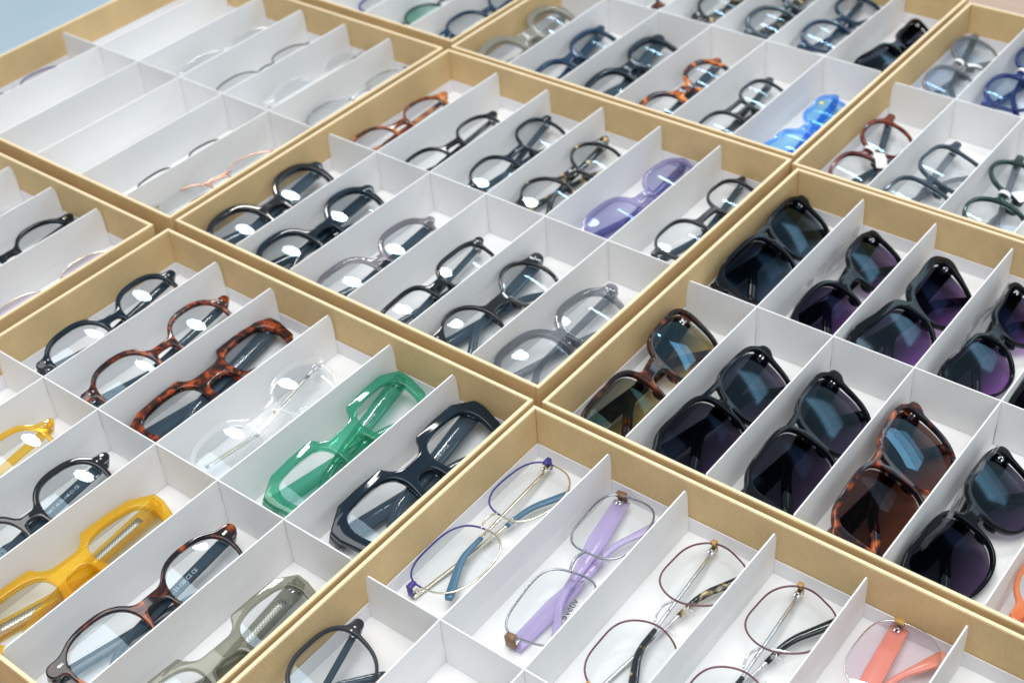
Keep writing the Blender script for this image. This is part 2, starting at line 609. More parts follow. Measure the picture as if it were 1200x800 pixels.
def superell(a, bt, bb, nt, nb, n=72, skew=0.0):
    out = []
    for k in range(n * 2):
        w = 2 * math.pi * k / (n * 2)
        c, s = math.cos(w), math.sin(w)
        e, b = (nt, bt) if s > 0 else (nb, bb)
        x = a * math.copysign(abs(c) ** (2 / e), c)
        y = b * math.copysign(abs(s) ** (2 / e), s)
        out.append((x + skew * y, y))
    return resample(np.array(out), n)


def sdf_poly(P, X, Y):
    P = np.asarray(P)
    pts = np.stack([X.ravel(), Y.ravel()], 1)
    d2 = np.full(len(pts), 1e9)
    ins = np.zeros(len(pts), bool)
    for i in range(len(P)):
        a, b = P[i - 1], P[i]
        e = b - a
        w = pts - a
        t = np.clip((w @ e) / (e @ e + 1e-12), 0, 1)
        q = w - t[:, None] * e
        d2 = np.minimum(d2, (q * q).sum(1))
        cond = (a[1] > pts[:, 1]) != (b[1] > pts[:, 1])
        xs = a[0] + (pts[:, 1] - a[1]) / (e[1] if abs(e[1]) > 1e-12 else 1e-12) * e[0]
        ins ^= cond & (pts[:, 0] < xs)
    d = np.sqrt(d2)
    return np.where(ins, -d, d).reshape(X.shape)


def sd_caps(X, Y, a, b, r0, r1=None):
    r1 = r0 if r1 is None else r1
    ax, ay = a
    ex, ey = b[0] - ax, b[1] - ay
    t = np.clip(((X - ax) * ex + (Y - ay) * ey) / (ex * ex + ey * ey), 0, 1)
    return np.hypot(X - ax - t * ex, Y - ay - t * ey) - (r0 + (r1 - r0) * t)


def smin(a, b, k):
    h = np.clip(0.5 + 0.5 * (b - a) / k, 0, 1)
    return b * (1 - h) + a * h - k * h * (1 - h)


def contours(D, x0, y0, h):
    """marching squares: closed loops of the zero level"""
    ny, nx = D.shape
    s = D < 0
    edge = {}

    def pt(j, i, dj, di):
        a, b = D[j, i], D[j + dj, i + di]
        t = a / (a - b)
        return (x0 + (i + di * t) * h, y0 + (j + dj * t) * h)
    code = s[:-1, :-1] * 1 + s[:-1, 1:] * 2 + s[1:, 1:] * 4 + s[1:, :-1] * 8
    js, is_ = np.nonzero((code > 0) & (code < 15))
    tab = {1: [(3, 0)], 2: [(0, 1)], 3: [(3, 1)], 4: [(1, 2)], 5: [(3, 2), (1, 0)], 6: [(0, 2)], 7: [(3, 2)], 8: [(2, 3)],
           9: [(2, 0)], 10: [(0, 3), (2, 1)], 11: [(2, 1)], 12: [(1, 3)], 13: [(1, 0)], 14: [(0, 3)]}
    nxt, pos = {}, {}
    for j, i in zip(js.tolist(), is_.tolist()):
        E = {0: ('h', j, i), 1: ('v', j, i + 1), 2: ('h', j + 1, i), 3: ('v', j, i)}
        for a, b in tab[int(code[j, i])]:
            nxt.setdefault(E[a], []).append(E[b])
            for e in (E[a], E[b]):
                if e not in pos:
                    pos[e] = pt(e[1], e[2], 0, 1) if e[0] == 'h' else pt(e[1], e[2], 1, 0)
    loops = []
    while nxt:
        st = next(iter(nxt))
        cur, loop = st, []
        while cur in nxt:
            loop.append(pos[cur])
            l = nxt[cur]
            q = l.pop()
            if not l:
                del nxt[cur]
            cur = q
        if len(loop) > 12:
            loops.append(np.array(loop))
    loops.sort(key=lambda L: -abs(np.ptp(L[:, 0])))
    return loops


def offset_loop(P, d):
    """move a loop towards the solid by d (ccw outer: inwards is the left side)"""
    T = np.roll(P, -1, 0) - np.roll(P, 1, 0)
    T /= np.linalg.norm(T, axis=1)[:, None] + 1e-9
    return P + np.stack([-T[:, 1], T[:, 0]], 1) * d


def orient(P, ccw=True):
    a = np.sum(P[:, 0] * np.roll(P[:, 1], -1) - np.roll(P[:, 0], -1) * P[:, 1])
    return P if (a > 0) == ccw else P[::-1]


def plate_vf(outer, holes, t, bev):
    """flat plate with rounded edges; outer ccw, holes cw so that 'left' is into the solid"""
    loops = [orient(outer, True)] + [orient(h, False) for h in holes]
    prof = [(bev, -t), (bev * 0.3, -t + bev * 0.3), (0, -t + bev), (0, t - bev), (bev * 0.3, t - bev * 0.3), (bev, t)]
    V, F, caps, NR = [], [], [], []
    pn = [(0.13, -1), (0.6, -0.8), (1, -0.25), (1, 0.25), (0.6, 0.8), (0.13, 1)]
    for P in loops:
        T = np.roll(P, -1, 0) - np.roll(P, 1, 0)
        T /= np.linalg.norm(T, axis=1)[:, None] + 1e-9
        for (o_, z_) in pn:
            NR += [(t_[1] * o_, -t_[0] * o_, z_) for t_ in T]
        base = len(V)
        n = len(P)
        for (o, z) in prof:
            Q = offset_loop(P, o)
            V += [(q[0], q[1], z) for q in Q]
        for r in range(len(prof) - 1):
            for k in range(n):
                l = (k + 1) % n
                F.append((base + r * n + k, base + r * n + l, base + (r + 1) * n + l, base + (r + 1) * n + k))
        caps.append((base, n))
    for r, flip in ((0, True), (len(prof) - 1, False)):
        polys, idx = [], []
        for (base, n) in caps:
            ii = list(range(base + r * n, base + (r + 1) * n))
            idx += ii
            polys.append([Vector((V[i][0], V[i][1], 0)) for i in ii])
        for tri in tessellate_polygon(polys):
            q = [idx[i] for i in tri]
            a, b, c = (np.array(V[i][:2]) for i in q)
            up = (b[0] - a[0]) * (c[1] - a[1]) - (b[1] - a[1]) * (c[0] - a[0]) > 0
            if up == flip:
                q = q[::-1]
            F.append(tuple(q))
    return V, F, NR


def text_geo(body, size, depth=0.06):
    c = bpy.data.curves.new('t', 'FONT')
    c.body = body
    c.size = size
    c.extrude = depth
    c.resolution_u = 3
    o = bpy.data.objects.new('t', c)
    COL.objects.link(o)
    bpy.context.view_layer.update()
    me = bpy.data.meshes.new_from_object(o)
    V = [tuple(v.co) for v in me.vertices]
    F = [tuple(p.vertices) for p in me.polygons]
    bpy.data.objects.remove(o)
    bpy.data.curves.remove(c)
    bpy.data.meshes.remove(me)
    return V, F


def xf(VF, ang=0, dx=0, dy=0, dz=0, sx=1, sy=1):
    V, F = VF
    c, s = math.cos(ang), math.sin(ang)
    V = [((x * sx) * c - (y * sy) * s + dx, (x * sx) * s + (y * sy) * c + dy, z + dz) for x, y, z in V]
    if sx * sy < 0:
        F = [f[::-1] for f in F]
    return V, F


# ------------------------------------------------------------------ glasses
OUTER_CACHE = {}


def outline(st):
    """lens opening of the right-hand lens (temple side +x), centred on 0"""
    s = st['shape']
    a, b = st.get('a', 23.5), st.get('b', 21)
    if s == 'round':
        return superell(a, b, b, 2.05, 2.0)
    if s == 'panto':
        return superell(a, b, b * 1.05, 2.6, 1.9, skew=0.06)
    if s == 'oval':
        return superell(a, b, b, 2.35, 2.2, skew=0.05)
    if s == 'rect':
        return superell(a, b, b, 3.6, 3.0, skew=0.05)
    if s == 'soft':
        return superell(a, b, b, 2.9, 2.3, skew=0.08)
    if s == 'geo':
        P = [(-a * .97, b * .25), (-a * .78, b * .80), (-a * .2, b * 1.0), (a * .78, b * .94), (a * 1.02, b * .35), (a * .90, -b * .55), (a * .62, -b * .97), (-a * .50, -b * 1.0), (-a * .84, -b * .68)]
        return round_poly([p for p in P][::-1], 9)
    if s == 'hex':
        P = [(-a, b * .05), (-a * .66, b * .98), (a * .60, b * .98), (a * 1.02, b * .28), (a * .55, -b), (-a * .55, -b)]
        return round_poly(P[::-1], 13)
    if s == 'cat':
        return smooth_loop([(-a, 1), (-a * .72, b * .78), (0, b * .90), (a * .8, b * 1.0), (a * 1.08, b * .62), (a * .86, -b * .35), (a * .3, -b * .96), (-a * .4, -b), (-a * .88, -b * .52)], 72)
    if s == 'way':
        return superell(a, b, b, 4.0, 2.3, skew=0.10)
    raise ValueError(s)


def wrapz(x, st):
    return -st.get('wrap', 0.0007) * x * x


def front_outer(st):
    key = repr(sorted((k, v) for k, v in st.items() if k in ('shape', 'a', 'b', 'cx', 'rim', 'top', 'by', 'bw', 'bar', 'ey', 'er', 'geo_out', 'slot')))
    if key in OUTER_CACHE:
        return OUTER_CACHE[key]
    L = outline(st)
    cx, rim, top = st.get('cx', 33), st.get('rim', 2.4), st.get('top', 3.2)
    ey, er = st.get('ey', 12), st.get('er', 3.6)
    h = 0.7
    xs = np.arange(0, 76 + h, h)
    ys = np.arange(-36, 36 + h, h)
    X, Y = np.meshgrid(xs, ys)
    if st.get('geo_out'):
        a, b, r = st['a'], st['b'], rim
        P = [(cx - a - r * .55, b * .35), (cx - a * .74, b + r * .80), (cx, b + r), (cx + a * .72, b + r), (68.6, ey + 2.6), (69.2, ey - 4.6),
             (cx + a + r * .95, -b * .50), (cx + a * .64, -b - r * .9), (cx - a * .55, -b - r * .9), (cx - a - r * .35, -b * .68)]
        D = sdf_poly(np.array(P), X, Y) - 0.7
        D = smin(D, sdf_poly(L + [cx, 0], X, Y) - rim, 1.0)
    else:
        w = rim + (top - rim) * np.clip((Y + 4) / 16, 0, 1)
        D = sdf_poly(L + [cx, 0], X, Y) - w
    # bridge
    by, bw = st.get('by', 5), st.get('bw', 3.0)
    bx = cx - st.get('a', 23.5)
    D = smin(D, sd_caps(X, Y, (0, by), (bx + 1, by + st.get('bdrop', -0.5)), bw, bw * 1.15), 4.5)
    D = smin(D, sd_caps(X, Y, (bx - 1.2, by - 3), (bx + 0.5, by - 10), bw * 0.7, bw * 0.45), 3.0)
    if st.get('bar'):
        D = smin(D, sd_caps(X, Y, (0, st['bar']), (cx - 8, st['bar'] + 0.5), 2.0, 2.2), 1.0)
    # end pieces
    if not st.get('geo_out'):
        D = smin(D, sd_caps(X, Y, (cx + st.get('a', 23.5) * 0.80, ey), (70 - er, ey + 0.6), er * 1.1, er), 3.5)
    if st.get('bevel_corner'):
        D = smin(D, sd_caps(X, Y, (cx + 20, ey + 3), (70 - er, ey + 1), er, er), 1)
    D = np.hstack([D[:, :0:-1], D])
    loops = contours(D, -xs[-1], ys[0], h)
    out = resample(loops[0], 230)
    extra = [resample(l, 30) for l in loops[1:3] if np.ptp(l[:, 0]) > 4]
    OUTER_CACHE[key] = (out, extra)
    return out, extra


def glasses(label, st, pose, group=None, name='eyeglasses', category='eyeglasses'):
    """One pair lying folded on its temples, front up.  Returns its Empty."""
    px, py, yaw, W, tilt = pose[:5]
    lift = pose[5] if len(pose) > 5 else 0.0
    if len(pose) > 6:
        st = dict(st)
        st['cx'] = pose[6]
    sc = W / 140.0
    parts = []          # name, Geo, mats, parent part index, label

    def part(nm, g, mats, parent=None, lab=None):
        parts.append([nm, g, mats, parent, lab])
        return len(parts) - 1

    L = outline(st)
    cx = st.get('cx', 33)
    a, b = st.get('a', 23.5), st.get('b', 21)
    ey = st.get('ey', 12)
    t = st.get('thick', 2.0)
    fm = mat_of(st['frame'])
    kind = st.get('kind', 'acetate')
    R = st.get('R', 170)

    if kind == 'acetate':
        g = Geo()
        outer, extra = front_outer(st)
        holes = [L + [cx, 0], L * [-1, 1] + [-cx, 0]] + extra
        V, F, NR = plate_vf(outer, holes, t, min(0.8, t * 0.42))
        k2 = 2 * st.get('wrap', 0.0007)
        NR = [(nx + nz * k2 * v[0], ny, nz) for v, (nx, ny, nz) in zip(V, NR)]
        V = [(x, y, z + wrapz(x, st)) for x, y, z in V]
        g.add(V, F)
        # end pieces wrap back to the hinges
        er = st.get('er', 3.6)
        for s in (-1, 1):
            V, F = box_vf(64.2, 68.8, ey - er + 0.9, ey + er * 0.8, -12.5, -1.0, 0.7)
            if s < 0:
                V = [(-x, y, z) for x, y, z in V]
                F = [f[::-1] for f in F]
            V = [(x, y, z + wrapz(66, st) * 0.9) for x, y, z in V]
            g.add(V, F)
        # nose pads shaped out of the frame
        for s in (-1, 1):
            g.add(*ellipsoid_vf((s * (cx - a - 1.4), -5.5, -3.6), (1.6, 5.0, 3.2), 10, 6))
        g.NR = NR + [(0, 0, 0)] * (len(g.V) - len(NR))
        ifr = part('frame_front', g, [fm])
        # rivets
        rv = st.get('rivets')
        if rv:
            rm = mat_of('silver' if rv != 'gold' else 'gold')
            spots = [(0, 0)] if rv == 'gold' else ([(-1.6, 0), (1.6, 0)] if rv != 3 else [(-1.5, 1.2), (1.5, 1.2), (0, -1.4)])
            for s in (-1, 1):
                g = Geo()
                for (u, v) in spots:
                    rr = 0.85
                    x = s * (61.5 + u)
                    VF = disc_vf((x, ey + v + 0.4, t + wrapz(x, st) - 0.05), rr, 0.25)
                    if rv == 'gold':
                        VF = ellipsoid_vf((x, ey + 0.4, t + wrapz(x, st)), (2.6, 1.2, 0.4), 12, 5)
                    g.add(*VF)
                part('rivet', g, [rm], ifr)
    else:
        r = st.get('wire', 0.62)
        m2 = mat_of(st.get('frame2', st['frame']))
        ifr = None
        for s in (-1, 1):
            g = Geo()
            Q = resample(L, 84)
            P = [(s * (x + cx), y, wrapz(x + cx, st)) for x, y in Q]
            V, F = tube_vf(P, [r * (1.25 if y > b * 0.2 and st.get('brow') else 1.0) for x, y in Q], 8, True)
            n = len(Q)
            mi = []
            for i in range(n):
                mi += [0 if Q[i][1] > st.get('split', -99) else 1] * 8
            g.add(V, F, mi)
            k = part('rim', g, [fm, m2])
            if s < 0:
                ifr = k
        # bridge arch
        g = Geo()
        bx = cx - a * 0.97
        y0 = st.get('by', 4)
        P = [(bx * u, y0 + (1 - u * u) * 2.0, 1.2 * (1 - u * u) + 0.0) for u in np.linspace(-1, 1, 15)]
        g.add(*tube_vf(P, r * 1.25, 8))
        if st.get('bar'):
            P = [((bx + 5) * u, st['bar'] + (1 - u * u) * 0.8, 0.8) for u in np.linspace(-1, 1, 15)]
            g.add(*tube_vf(P, r * 1.1, 8))
        part('bridge', g, [m2])
        for s in (-1, 1):
            g = Geo()
            P = [(s * (cx - a * 0.86), -5 + v * -1.0, -0.2 - v * 3.6 + 1.5 * v * v) for v in np.linspace(0, 1, 8)]
            P = [(p[0] - s * 2.6 * (i / 7) ** 2, p[1], p[2]) for i, p in enumerate(P)]
            g.add(*tube_vf(P, 0.4, 6))
            k = part('pad_arm', g, [m2])
            g = Geo()
            g.add(*ellipsoid_vf((P[-1][0], P[-1][1] - 1.2, P[-1][2] - 0.6), (1.5, 4.6, 2.5), 12, 7))
            part('nose_pad', g, [mat_of('pad')], k)
        em = mat_of(st.get('end', st['frame']))
        for s in (-1, 1):
            g = Geo()
            er = st.get('er', 1.8)
            x0 = cx + a * 0.95
            V, F = box_vf(min(x0, 64), 68.0, ey - er, ey + er, -3.2, -0.6, 0.5)
            V2, F2 = box_vf(65.6, 67.8, ey - er, ey + er, -9.5, -3.0, 0.4)
            for VV, FF in ((V, F), (V2, F2)):
                VV = [(s * x, y, z + wrapz(60, st) + 1) for x, y, z in VV]
                g.add(VV, FF if s > 0 else [f[::-1] for f in FF])
            part('end_piece', g, [em])

    # lenses
    lm = mat_of(st.get('lens', 'lens'))
    for s in (-1, 1):
        g = Geo()
        n = len(L)
        rings = [0.0, 0.2, 0.4, 0.6, 0.8, 0.92, 1.0]
        V, UV, NR = [], [], []
        kk = 2 * st.get('wrap', 0.0007)
        for side, off in ((0, 0.25), (1, -1.15)):
            V.append((s * cx, 0, off))
            UV.append((0.5, 0.5))
            NR.append((kk * s * cx, 0.0, 1.0) if side == 0 else (-kk * s * cx, 0.0, -1.0))
            for rr in rings[1:]:
                q = rr * (1.0 if kind == 'acetate' else 0.995)
                for x, y in L:
                    X_, Y_ = x * q, y * q
                    V.append((s * (X_ + cx), Y_, off - (X_ * X_ + Y_ * Y_) / (2 * R)))
                    UV.append((0.5 + X_ / (2.2 * a), 0.5 + Y_ / (2.2 * b)))
                    u_ = 1 if side == 0 else -1
                    NR.append((u_ * (s * X_ / R + kk * s * (X_ + cx)), u_ * Y_ / R, float(u_)))
        V = [(x, y, z + wrapz(x, st) + (0.5 if kind == 'acetate' else 0.35)) for x, y, z in V]
        F = []
        half = 1 + n * (len(rings) - 1)
        for side in (0, 1):
            o = side * half
            fl = (side == 0) == (s > 0)
            for k in range(n):
                l = (k + 1) % n
                q = (o, o + 1 + k, o + 1 + l)
                F.append(q)
                for r_ in range(len(rings) - 2):
                    A = o + 1 + r_ * n
                    B = A + n
                    F.append((A + k, B + k, B + l, A + l))
        # edge
        A, B = 1 + n * (len(rings) - 2), half + 1 + n * (len(rings) - 2)
        for k in range(n):
            l = (k + 1) % n
            F.append((A + k, B + k, B + l, A + l))
        g.add(V, F, 0, UV)
        g.NR = NR
        il = part('lens', g, [lm])
        if st.get('print') and s < 0:
            g2 = Geo()
            sz = 6.6
            VF = text_geo('vetiv', sz, 0.08)
            V1, F1 = xf(VF, 0, -cx - 3.0, -b * 0.62, 0)
            g2.add(V1, F1)
            VF = text_geo('e', sz, 0.08)
            V1, F1 = xf(VF, 0, -cx - 3.4, -b * 0.62, 0, sx=-1)
            g2.add(V1, F1)
            g2.V = [(x, y, z + 1.05 + wrapz(x, st) - ((x + cx) ** 2 + y * y) / (2 * R)) for x, y, z in g2.V]
            part('lens_print', g2, [mat_of('black_print')], il)

    # temples, folded behind the front: each runs to the far side and its tip drops
    tm = mat_of(st.get('temple', st['frame']))
    tip_m = mat_of(st['tip']) if st.get('tip') else None
    slope = st.get('slope', 7)
    prof = st.get('tprof', [(0, 3.6), (0.5, 2.6), (0.7, 2.2), (1, 3.0)])
    tt = st.get('tthick', 1.6)
    for s, zd0, zd1, sl in ((1, -8.0, -5.0, slope), (-1, -12.2, -7.8, slope + st.get('dslope', 3))):
        zd0 += wrapz(60, st) * 0.5
        pts = []
        straight, tail = 88.0, 42.0
        n1, n2 = 14, 14
        if len(pose) > 7:       # keep the tip inside the cell
            while sl > 0.5 and ey - 130 * math.sin(rad(sl)) < pose[7] + 5:
                sl -= 0.5
        ang = rad(sl)
        x, y = 65.5, ey - 0.3
        total = straight + tail
        P = [(x, y)]
        S_ = [0]
        for i in range(n1):
            d = straight / n1
            x -= d * math.cos(ang)
            y -= d * math.sin(ang)
            P.append((x, y))
            S_.append(S_[-1] + d)
        bend = rad(st.get('bend', 24))
        while len(pose) > 7 and bend > 0 and y - sum(math.sin(ang + bend * min(1, (i + 1) / 6)) for i in range(n2)) * tail / n2 < pose[7] + 3.5:
            bend -= rad(2)
        for i in range(n2):
            a2 = ang + bend * min(1, (i + 1) / 6)
            d = tail / n2
            x -= d * math.cos(a2)
            y -= d * math.sin(a2)
            P.append((x, y))
            S_.append(S_[-1] + d)
        fr = [q / total for q in S_]
        H = list(np.interp(fr, [p[0] for p in prof], [p[1] for p in prof]))
        H[-1] *= 0.7
        Z = [zd0 + (zd1 - zd0) * f for f in fr]
        P3 = [(s * p[0], p[1], z) for p, z in zip(P, Z)]
        k = n1 - 1 if tip_m else len(P3)
        T_ = [tt] * len(P3)
        g = Geo()
        VF = ribbon_vf(P3[:k + 1], H[:k + 1], [v * (0.6 if tip_m else 1) for v in T_[:k + 1]])
        g.add(*VF)
        it = part('temple', g, [tm])
        if tip_m:
            g = Geo()
            tipH = np.interp(fr, [0, fr[k - 1], 0.8, 1], st.get('tiph', [1.6, 1.6, 2.4, 3.0]))
            tipH[-1] *= 0.75
            g.add(*ribbon_vf(P3[k - 1:], list(tipH[k - 1:]), [1.3] * (len(P3) - k + 1)))
            part('temple_tip', g, [tip_m], it)
        # hinge
        g = Geo()
        for (u0, u1) in ((-1.9, -0.5), (0.6, 2.0)):
            VV, FF = box_vf(59.5, 66.0, ey + u0 - 0.3, ey + u1 - 0.3, zd0 + tt * 0.7, zd0 + tt + 1.6, 0.25)
            g.add([(s * x_, y_, z_) for x_, y_, z_ in VV], FF if s > 0 else [f[::-1] for f in FF])
        g.add(*disc_vf((s * 62.5, ey - 0.3, zd0 + tt + 1.5), 0.9, 0.5))
        part('hinge', g, [mat_of('gold' if st.get('frame2') == 'gold' else 'silver')], it)
        if st.get('core'):
            g = Geo()
            i0, i1 = 2, 10
            VF = ribbon_vf([(p[0], p[1], p[2] + tt * 1.0 + 0.05) for p in P3[i0:i1]], [h_ * 0.42 for h_ in H[i0:i1]], [0.15] * (i1 - i0))
            g.add(*VF)
            part('core_wire', g, [mat_of('core')], it)
        if s > 0 and st.get('logo'):
            g = Geo()
            V, F = text_geo('e', 7.5, 0.1)
            V, F = xf((V, F), math.pi / 2 + 0.15, 57.0, ey - 6.2, zd0 + tt + 0.12)
            g.add(V, F)
            part('logo', g, [mat_of('silver')], it)
        if s > 0 and st.get('text'):
            g = Geo()
            VF = text_geo(st['text'], st.get('tsize', 3.0), 0.03)
            x0, y0 = P[9]
            V, F = xf(VF, ang, x0 + 2.0, y0 - 0.9, 0)
            V = [(x_, y_, z_ + np.interp(x_, [P[9][0], P[0][0]], [Z[9], Z[0]]) + tt + 0.14) for x_, y_, z_ in V]
            g.add(V, F)
            part('lettering', g, [mat_of('white_print')], it)

    # paper price tag looped round the bridge
    if st.get('tag'):
        g = Geo()
        P = [(4.2 * math.cos(w), (st.get('by', 5) + 0.5) + 0, 0) for w in (0,)]
        lp = [(-9 + 2.6 * math.cos(w) * 0, 0, 0) for w in (0,)]
        ring = [(1.0 + 0.6 * math.sin(w), st.get('by', 5) + 5.2 * math.cos(w) - 1.0, 3.0 * math.sin(w) + 1.2) for w in np.linspace(0, 2 * math.pi, 18, endpoint=False)]
        V, F = [], []
        for (x, y, z) in ring:
            V += [(x - 2.4, y, z), (x + 2.4, y, z), (x + 2.4, y * 0.985, z * 1.12 + 0.2), (x - 2.4, y * 0.985, z * 1.12 + 0.2)]
        n = len(ring)
        for i in range(n):
            j = (i + 1) % n
            for k in range(4):
                l = (k + 1) % 4
                F.append((i * 4 + k, i * 4 + l, j * 4 + l, j * 4 + k))
        g.add(V, F)
        dirx, w_, l_ = st['tag']
        pr = [(1.0 + dirx * l_ * u, -2.5 - 20 * u * (1 - abs(dirx) * 0.5), 4.4 - 2.5 * u + 1.2 * math.sin(3 * u)) for u in np.linspace(0, 1, 8)]
        g.add(*ribbon_vf(pr, [w_] * 8, [0.18] * 8))
        part('price_tag', g, [mat_of('white_plastic')])
    if st.get('sticker'):
        g = Geo()
        g.add(*disc_vf((44, b * 0.78, t + 0.2 + wrapz(44, st)), 2.2, 0.15))
        part('sticker', g, [mat_of('yellow_spot')])

    # tilt, scale, drop on to the floor card
    ct, s_t = math.cos(tilt), math.sin(tilt)
    zmin = 1e9
    for p_ in parts:
        A = np.array(p_[1].V, float) * (sc * 0.001)
        B = A.copy()
        B[:, 1] = A[:, 1] * ct - A[:, 2] * s_t
        B[:, 2] = A[:, 1] * s_t + A[:, 2] * ct
        p_[1].V = B
        if hasattr(p_[1], 'NR'):
            q = np.array(p_[1].NR, float)
            q /= np.linalg.norm(q, axis=1)[:, None] + 1e-9
            p_[1].NR = np.stack([q[:, 0], q[:, 1] * ct - q[:, 2] * s_t, q[:, 1] * s_t + q[:, 2] * ct], 1)
        if p_[0] != 'price_tag':
            zmin = min(zmin, B[:, 2].min())
    for p_ in parts:
        p_[1].V[:, 2] -= zmin
    e = bpy.data.objects.new(name, None)
    e.empty_display_size = 0.02
    COL.objects.link(e)
    e.location = (px, py, FLOOR_Z + 0.0004 + lift)
    e.rotation_euler = (0, 0, yaw + math.pi / 2)
    e['label'] = label
    e['category'] = category
    if group:
        e['group'] = group
    e['_z'] = -zmin
    objs = []
    for nm, g, mats, par, lab in parts:
        me = raw_mesh(nm, g.V, g.F, mats, g.MI, True, g.UV if nm == 'lens' else None, getattr(g, 'NR', None))
        o = link(nm, me, objs[par] if par is not None else e)
        if lab:
            o['label'] = lab
        objs.append(o)
    del e['_z']
    ZREC[len(ZREC)] = (label, -zmin)
    return e


ZREC = {}

# ------------------------------------------------------------------ the trays
TW, TD, WALL = 0.400, 0.3738, 0.0034          # tray size and wall thickness
FLOOR_Z = -0.0455                              # top of the floor card (rim is z = 0)
BOT_Z = -0.0490
COLW, ROWD = 0.0655, 0.1835
DIV_T = 0.0011


def poly_slab(name, pts, axis, pos, th, mat, parent, lean=0.0, skew=0.0):
    """vertical card: 2-D outline (along, z) extruded by th across 'axis' at pos"""
    V = []
    n = len(pts)
    for d in (-th / 2, th / 2):
        for (u, z) in pts:
            k_ = (lean * (z - FLOOR_Z) / 0.04 + skew * (u / TD - 0.5)) if abs(u - TD / 2) > 0.01 else 0
            V.append((pos + d + k_, u, z) if axis == 'x' else (u, pos + d, z))
    F = [tuple(range(n)), tuple(range(2 * n - 1, n - 1, -1))]
    for k in range(n):
        l = (k + 1) % n
        F.append((k, n + k, n + l, l))
    if axis == 'x':
        F = [f[::-1] for f in F]
    me = raw_mesh(name, V, F, [mat], None, False)
    o = link(name, me, parent)
    md = o.modifiers.new('bevel', 'BEVEL')
    md.width = 0.00018
    md.segments = 1
    md.limit_method = 'ANGLE'
    return o


def wall_mesh(name, x0, x1, y0, y1, z0, z1, mat, parent, bev=0.0009):
    V, F = box_vf(x0, x1, y0, y1, z0, z1)
    o = link(name, raw_mesh(name, V, F, [mat], None, False), parent)
    md = o.modifiers.new('bevel', 'BEVEL')
    md.width = bev
    md.segments = 3
    md.limit_method = 'ANGLE'
    return o


def tray(origin, yaw, label, seed):
    rnd = random.Random(seed)
    e = bpy.data.objects.new('display_tray', None)
    e.empty_display_size = 0.05
    COL.objects.link(e)
    e.location = (origin[0], origin[1], 0)
    e.rotation_euler = (0, 0, yaw)
    e['label'] = label
    e['category'] = 'tray'
    e['group'] = 'kraft board display trays of eyeglasses side by side on the table'
    k, w = M['kraft'], M['white_card']
    wall_mesh('side_wall', 0, WALL, 0.0002, TD - 0.0002, BOT_Z, 0, k, e)
    wall_mesh('side_wall', TW - WALL, TW, 0.0002, TD - 0.0002, BOT_Z, 0, k, e)
    wall_mesh('side_wall', WALL + 0.00005, TW - WALL - 0.00005, 0, WALL, BOT_Z, -0.00015, k, e)
    wall_mesh('side_wall', WALL + 0.00005, TW - WALL - 0.00005, TD - WALL, TD, BOT_Z, -0.00015, k, e)
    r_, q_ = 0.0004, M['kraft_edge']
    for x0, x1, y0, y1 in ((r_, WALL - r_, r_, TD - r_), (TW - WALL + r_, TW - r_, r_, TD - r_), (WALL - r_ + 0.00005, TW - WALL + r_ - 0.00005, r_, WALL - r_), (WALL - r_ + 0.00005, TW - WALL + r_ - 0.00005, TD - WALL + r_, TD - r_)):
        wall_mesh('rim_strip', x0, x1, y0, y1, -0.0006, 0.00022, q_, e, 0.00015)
    wall_mesh('base_board', WALL + 0.0001, TW - WALL - 0.0001, WALL + 0.0001, TD - WALL - 0.0001, BOT_Z, FLOOR_Z - 0.0012, k, e, 0.0003)
    wall_mesh('floor_card', WALL + 0.0003, TW - WALL - 0.0003, WALL + 0.0003, TD - WALL - 0.0003, FLOOR_Z - 0.0010, FLOOR_Z, w, e, 0.0002)
    # upturned edge of the white insert
    lt, lz = 0.0008, -0.0325
    i0x, i1x, i0y, i1y = WALL + 0.0004, TW - WALL - 0.0004, WALL + 0.0004, TD - WALL - 0.0004
    for (x0, x1, y0, y1) in ((i0x, i0x + lt, i0y, i1y), (i1x - lt, i1x, i0y, i1y), (i0x + lt, i1x - lt, i0y, i0y + lt), (i0x + lt, i1x - lt, i1y - lt, i1y)):
        wall_mesh('insert_edge', x0, x1, y0, y1, FLOOR_Z + 0.0001, lz, M['white_liner'], e, 0.0002)
    # egg-crate dividers: the long centre card and five cross cards, slotted into each other
    dz = -0.0040
    zf = FLOOR_Z + 0.0002
    zm = (dz + zf) / 2
    ym = TD / 2
    a, b = WALL + 0.0014, TW - WALL - 0.0014

    def end(u, sgn):
        # the ends bow away from the wall at the top
        return [(u, zf), (u, -0.034), (u - sgn * 0.0001, -0.022), (u - sgn * 0.0007, -0.012), (u - sgn * 0.0018, -0.0065), (u - sgn * 0.0036, dz)]
    pts = end(b, 1)
    cols = [WALL + COLW * i for i in range(1, 6)]
    cut = DIV_T * 0.8
    bottom = []
    for c in cols:
        bottom += [(c - cut, zf), (c - cut, zm), (c + cut, zm), (c + cut, zf)]
    poly_slab('centre_divider', bottom + pts + end(a, -1)[::-1], 'y', ym, DIV_T, w, e)
    a, b = WALL + 0.0014, TD - WALL - 0.0014
    for c in cols:
        top = end(b, 1) + [(ym + cut, dz), (ym + cut, zm), (ym - cut, zm), (ym - cut, dz)] + end(a, -1)[::-1]
        poly_slab('cross_divider', top, 'x', c, DIV_T, w, e, rnd.uniform(-0.0011, 0.0011), rnd.uniform(-0.0012, 0.0012))
    return e


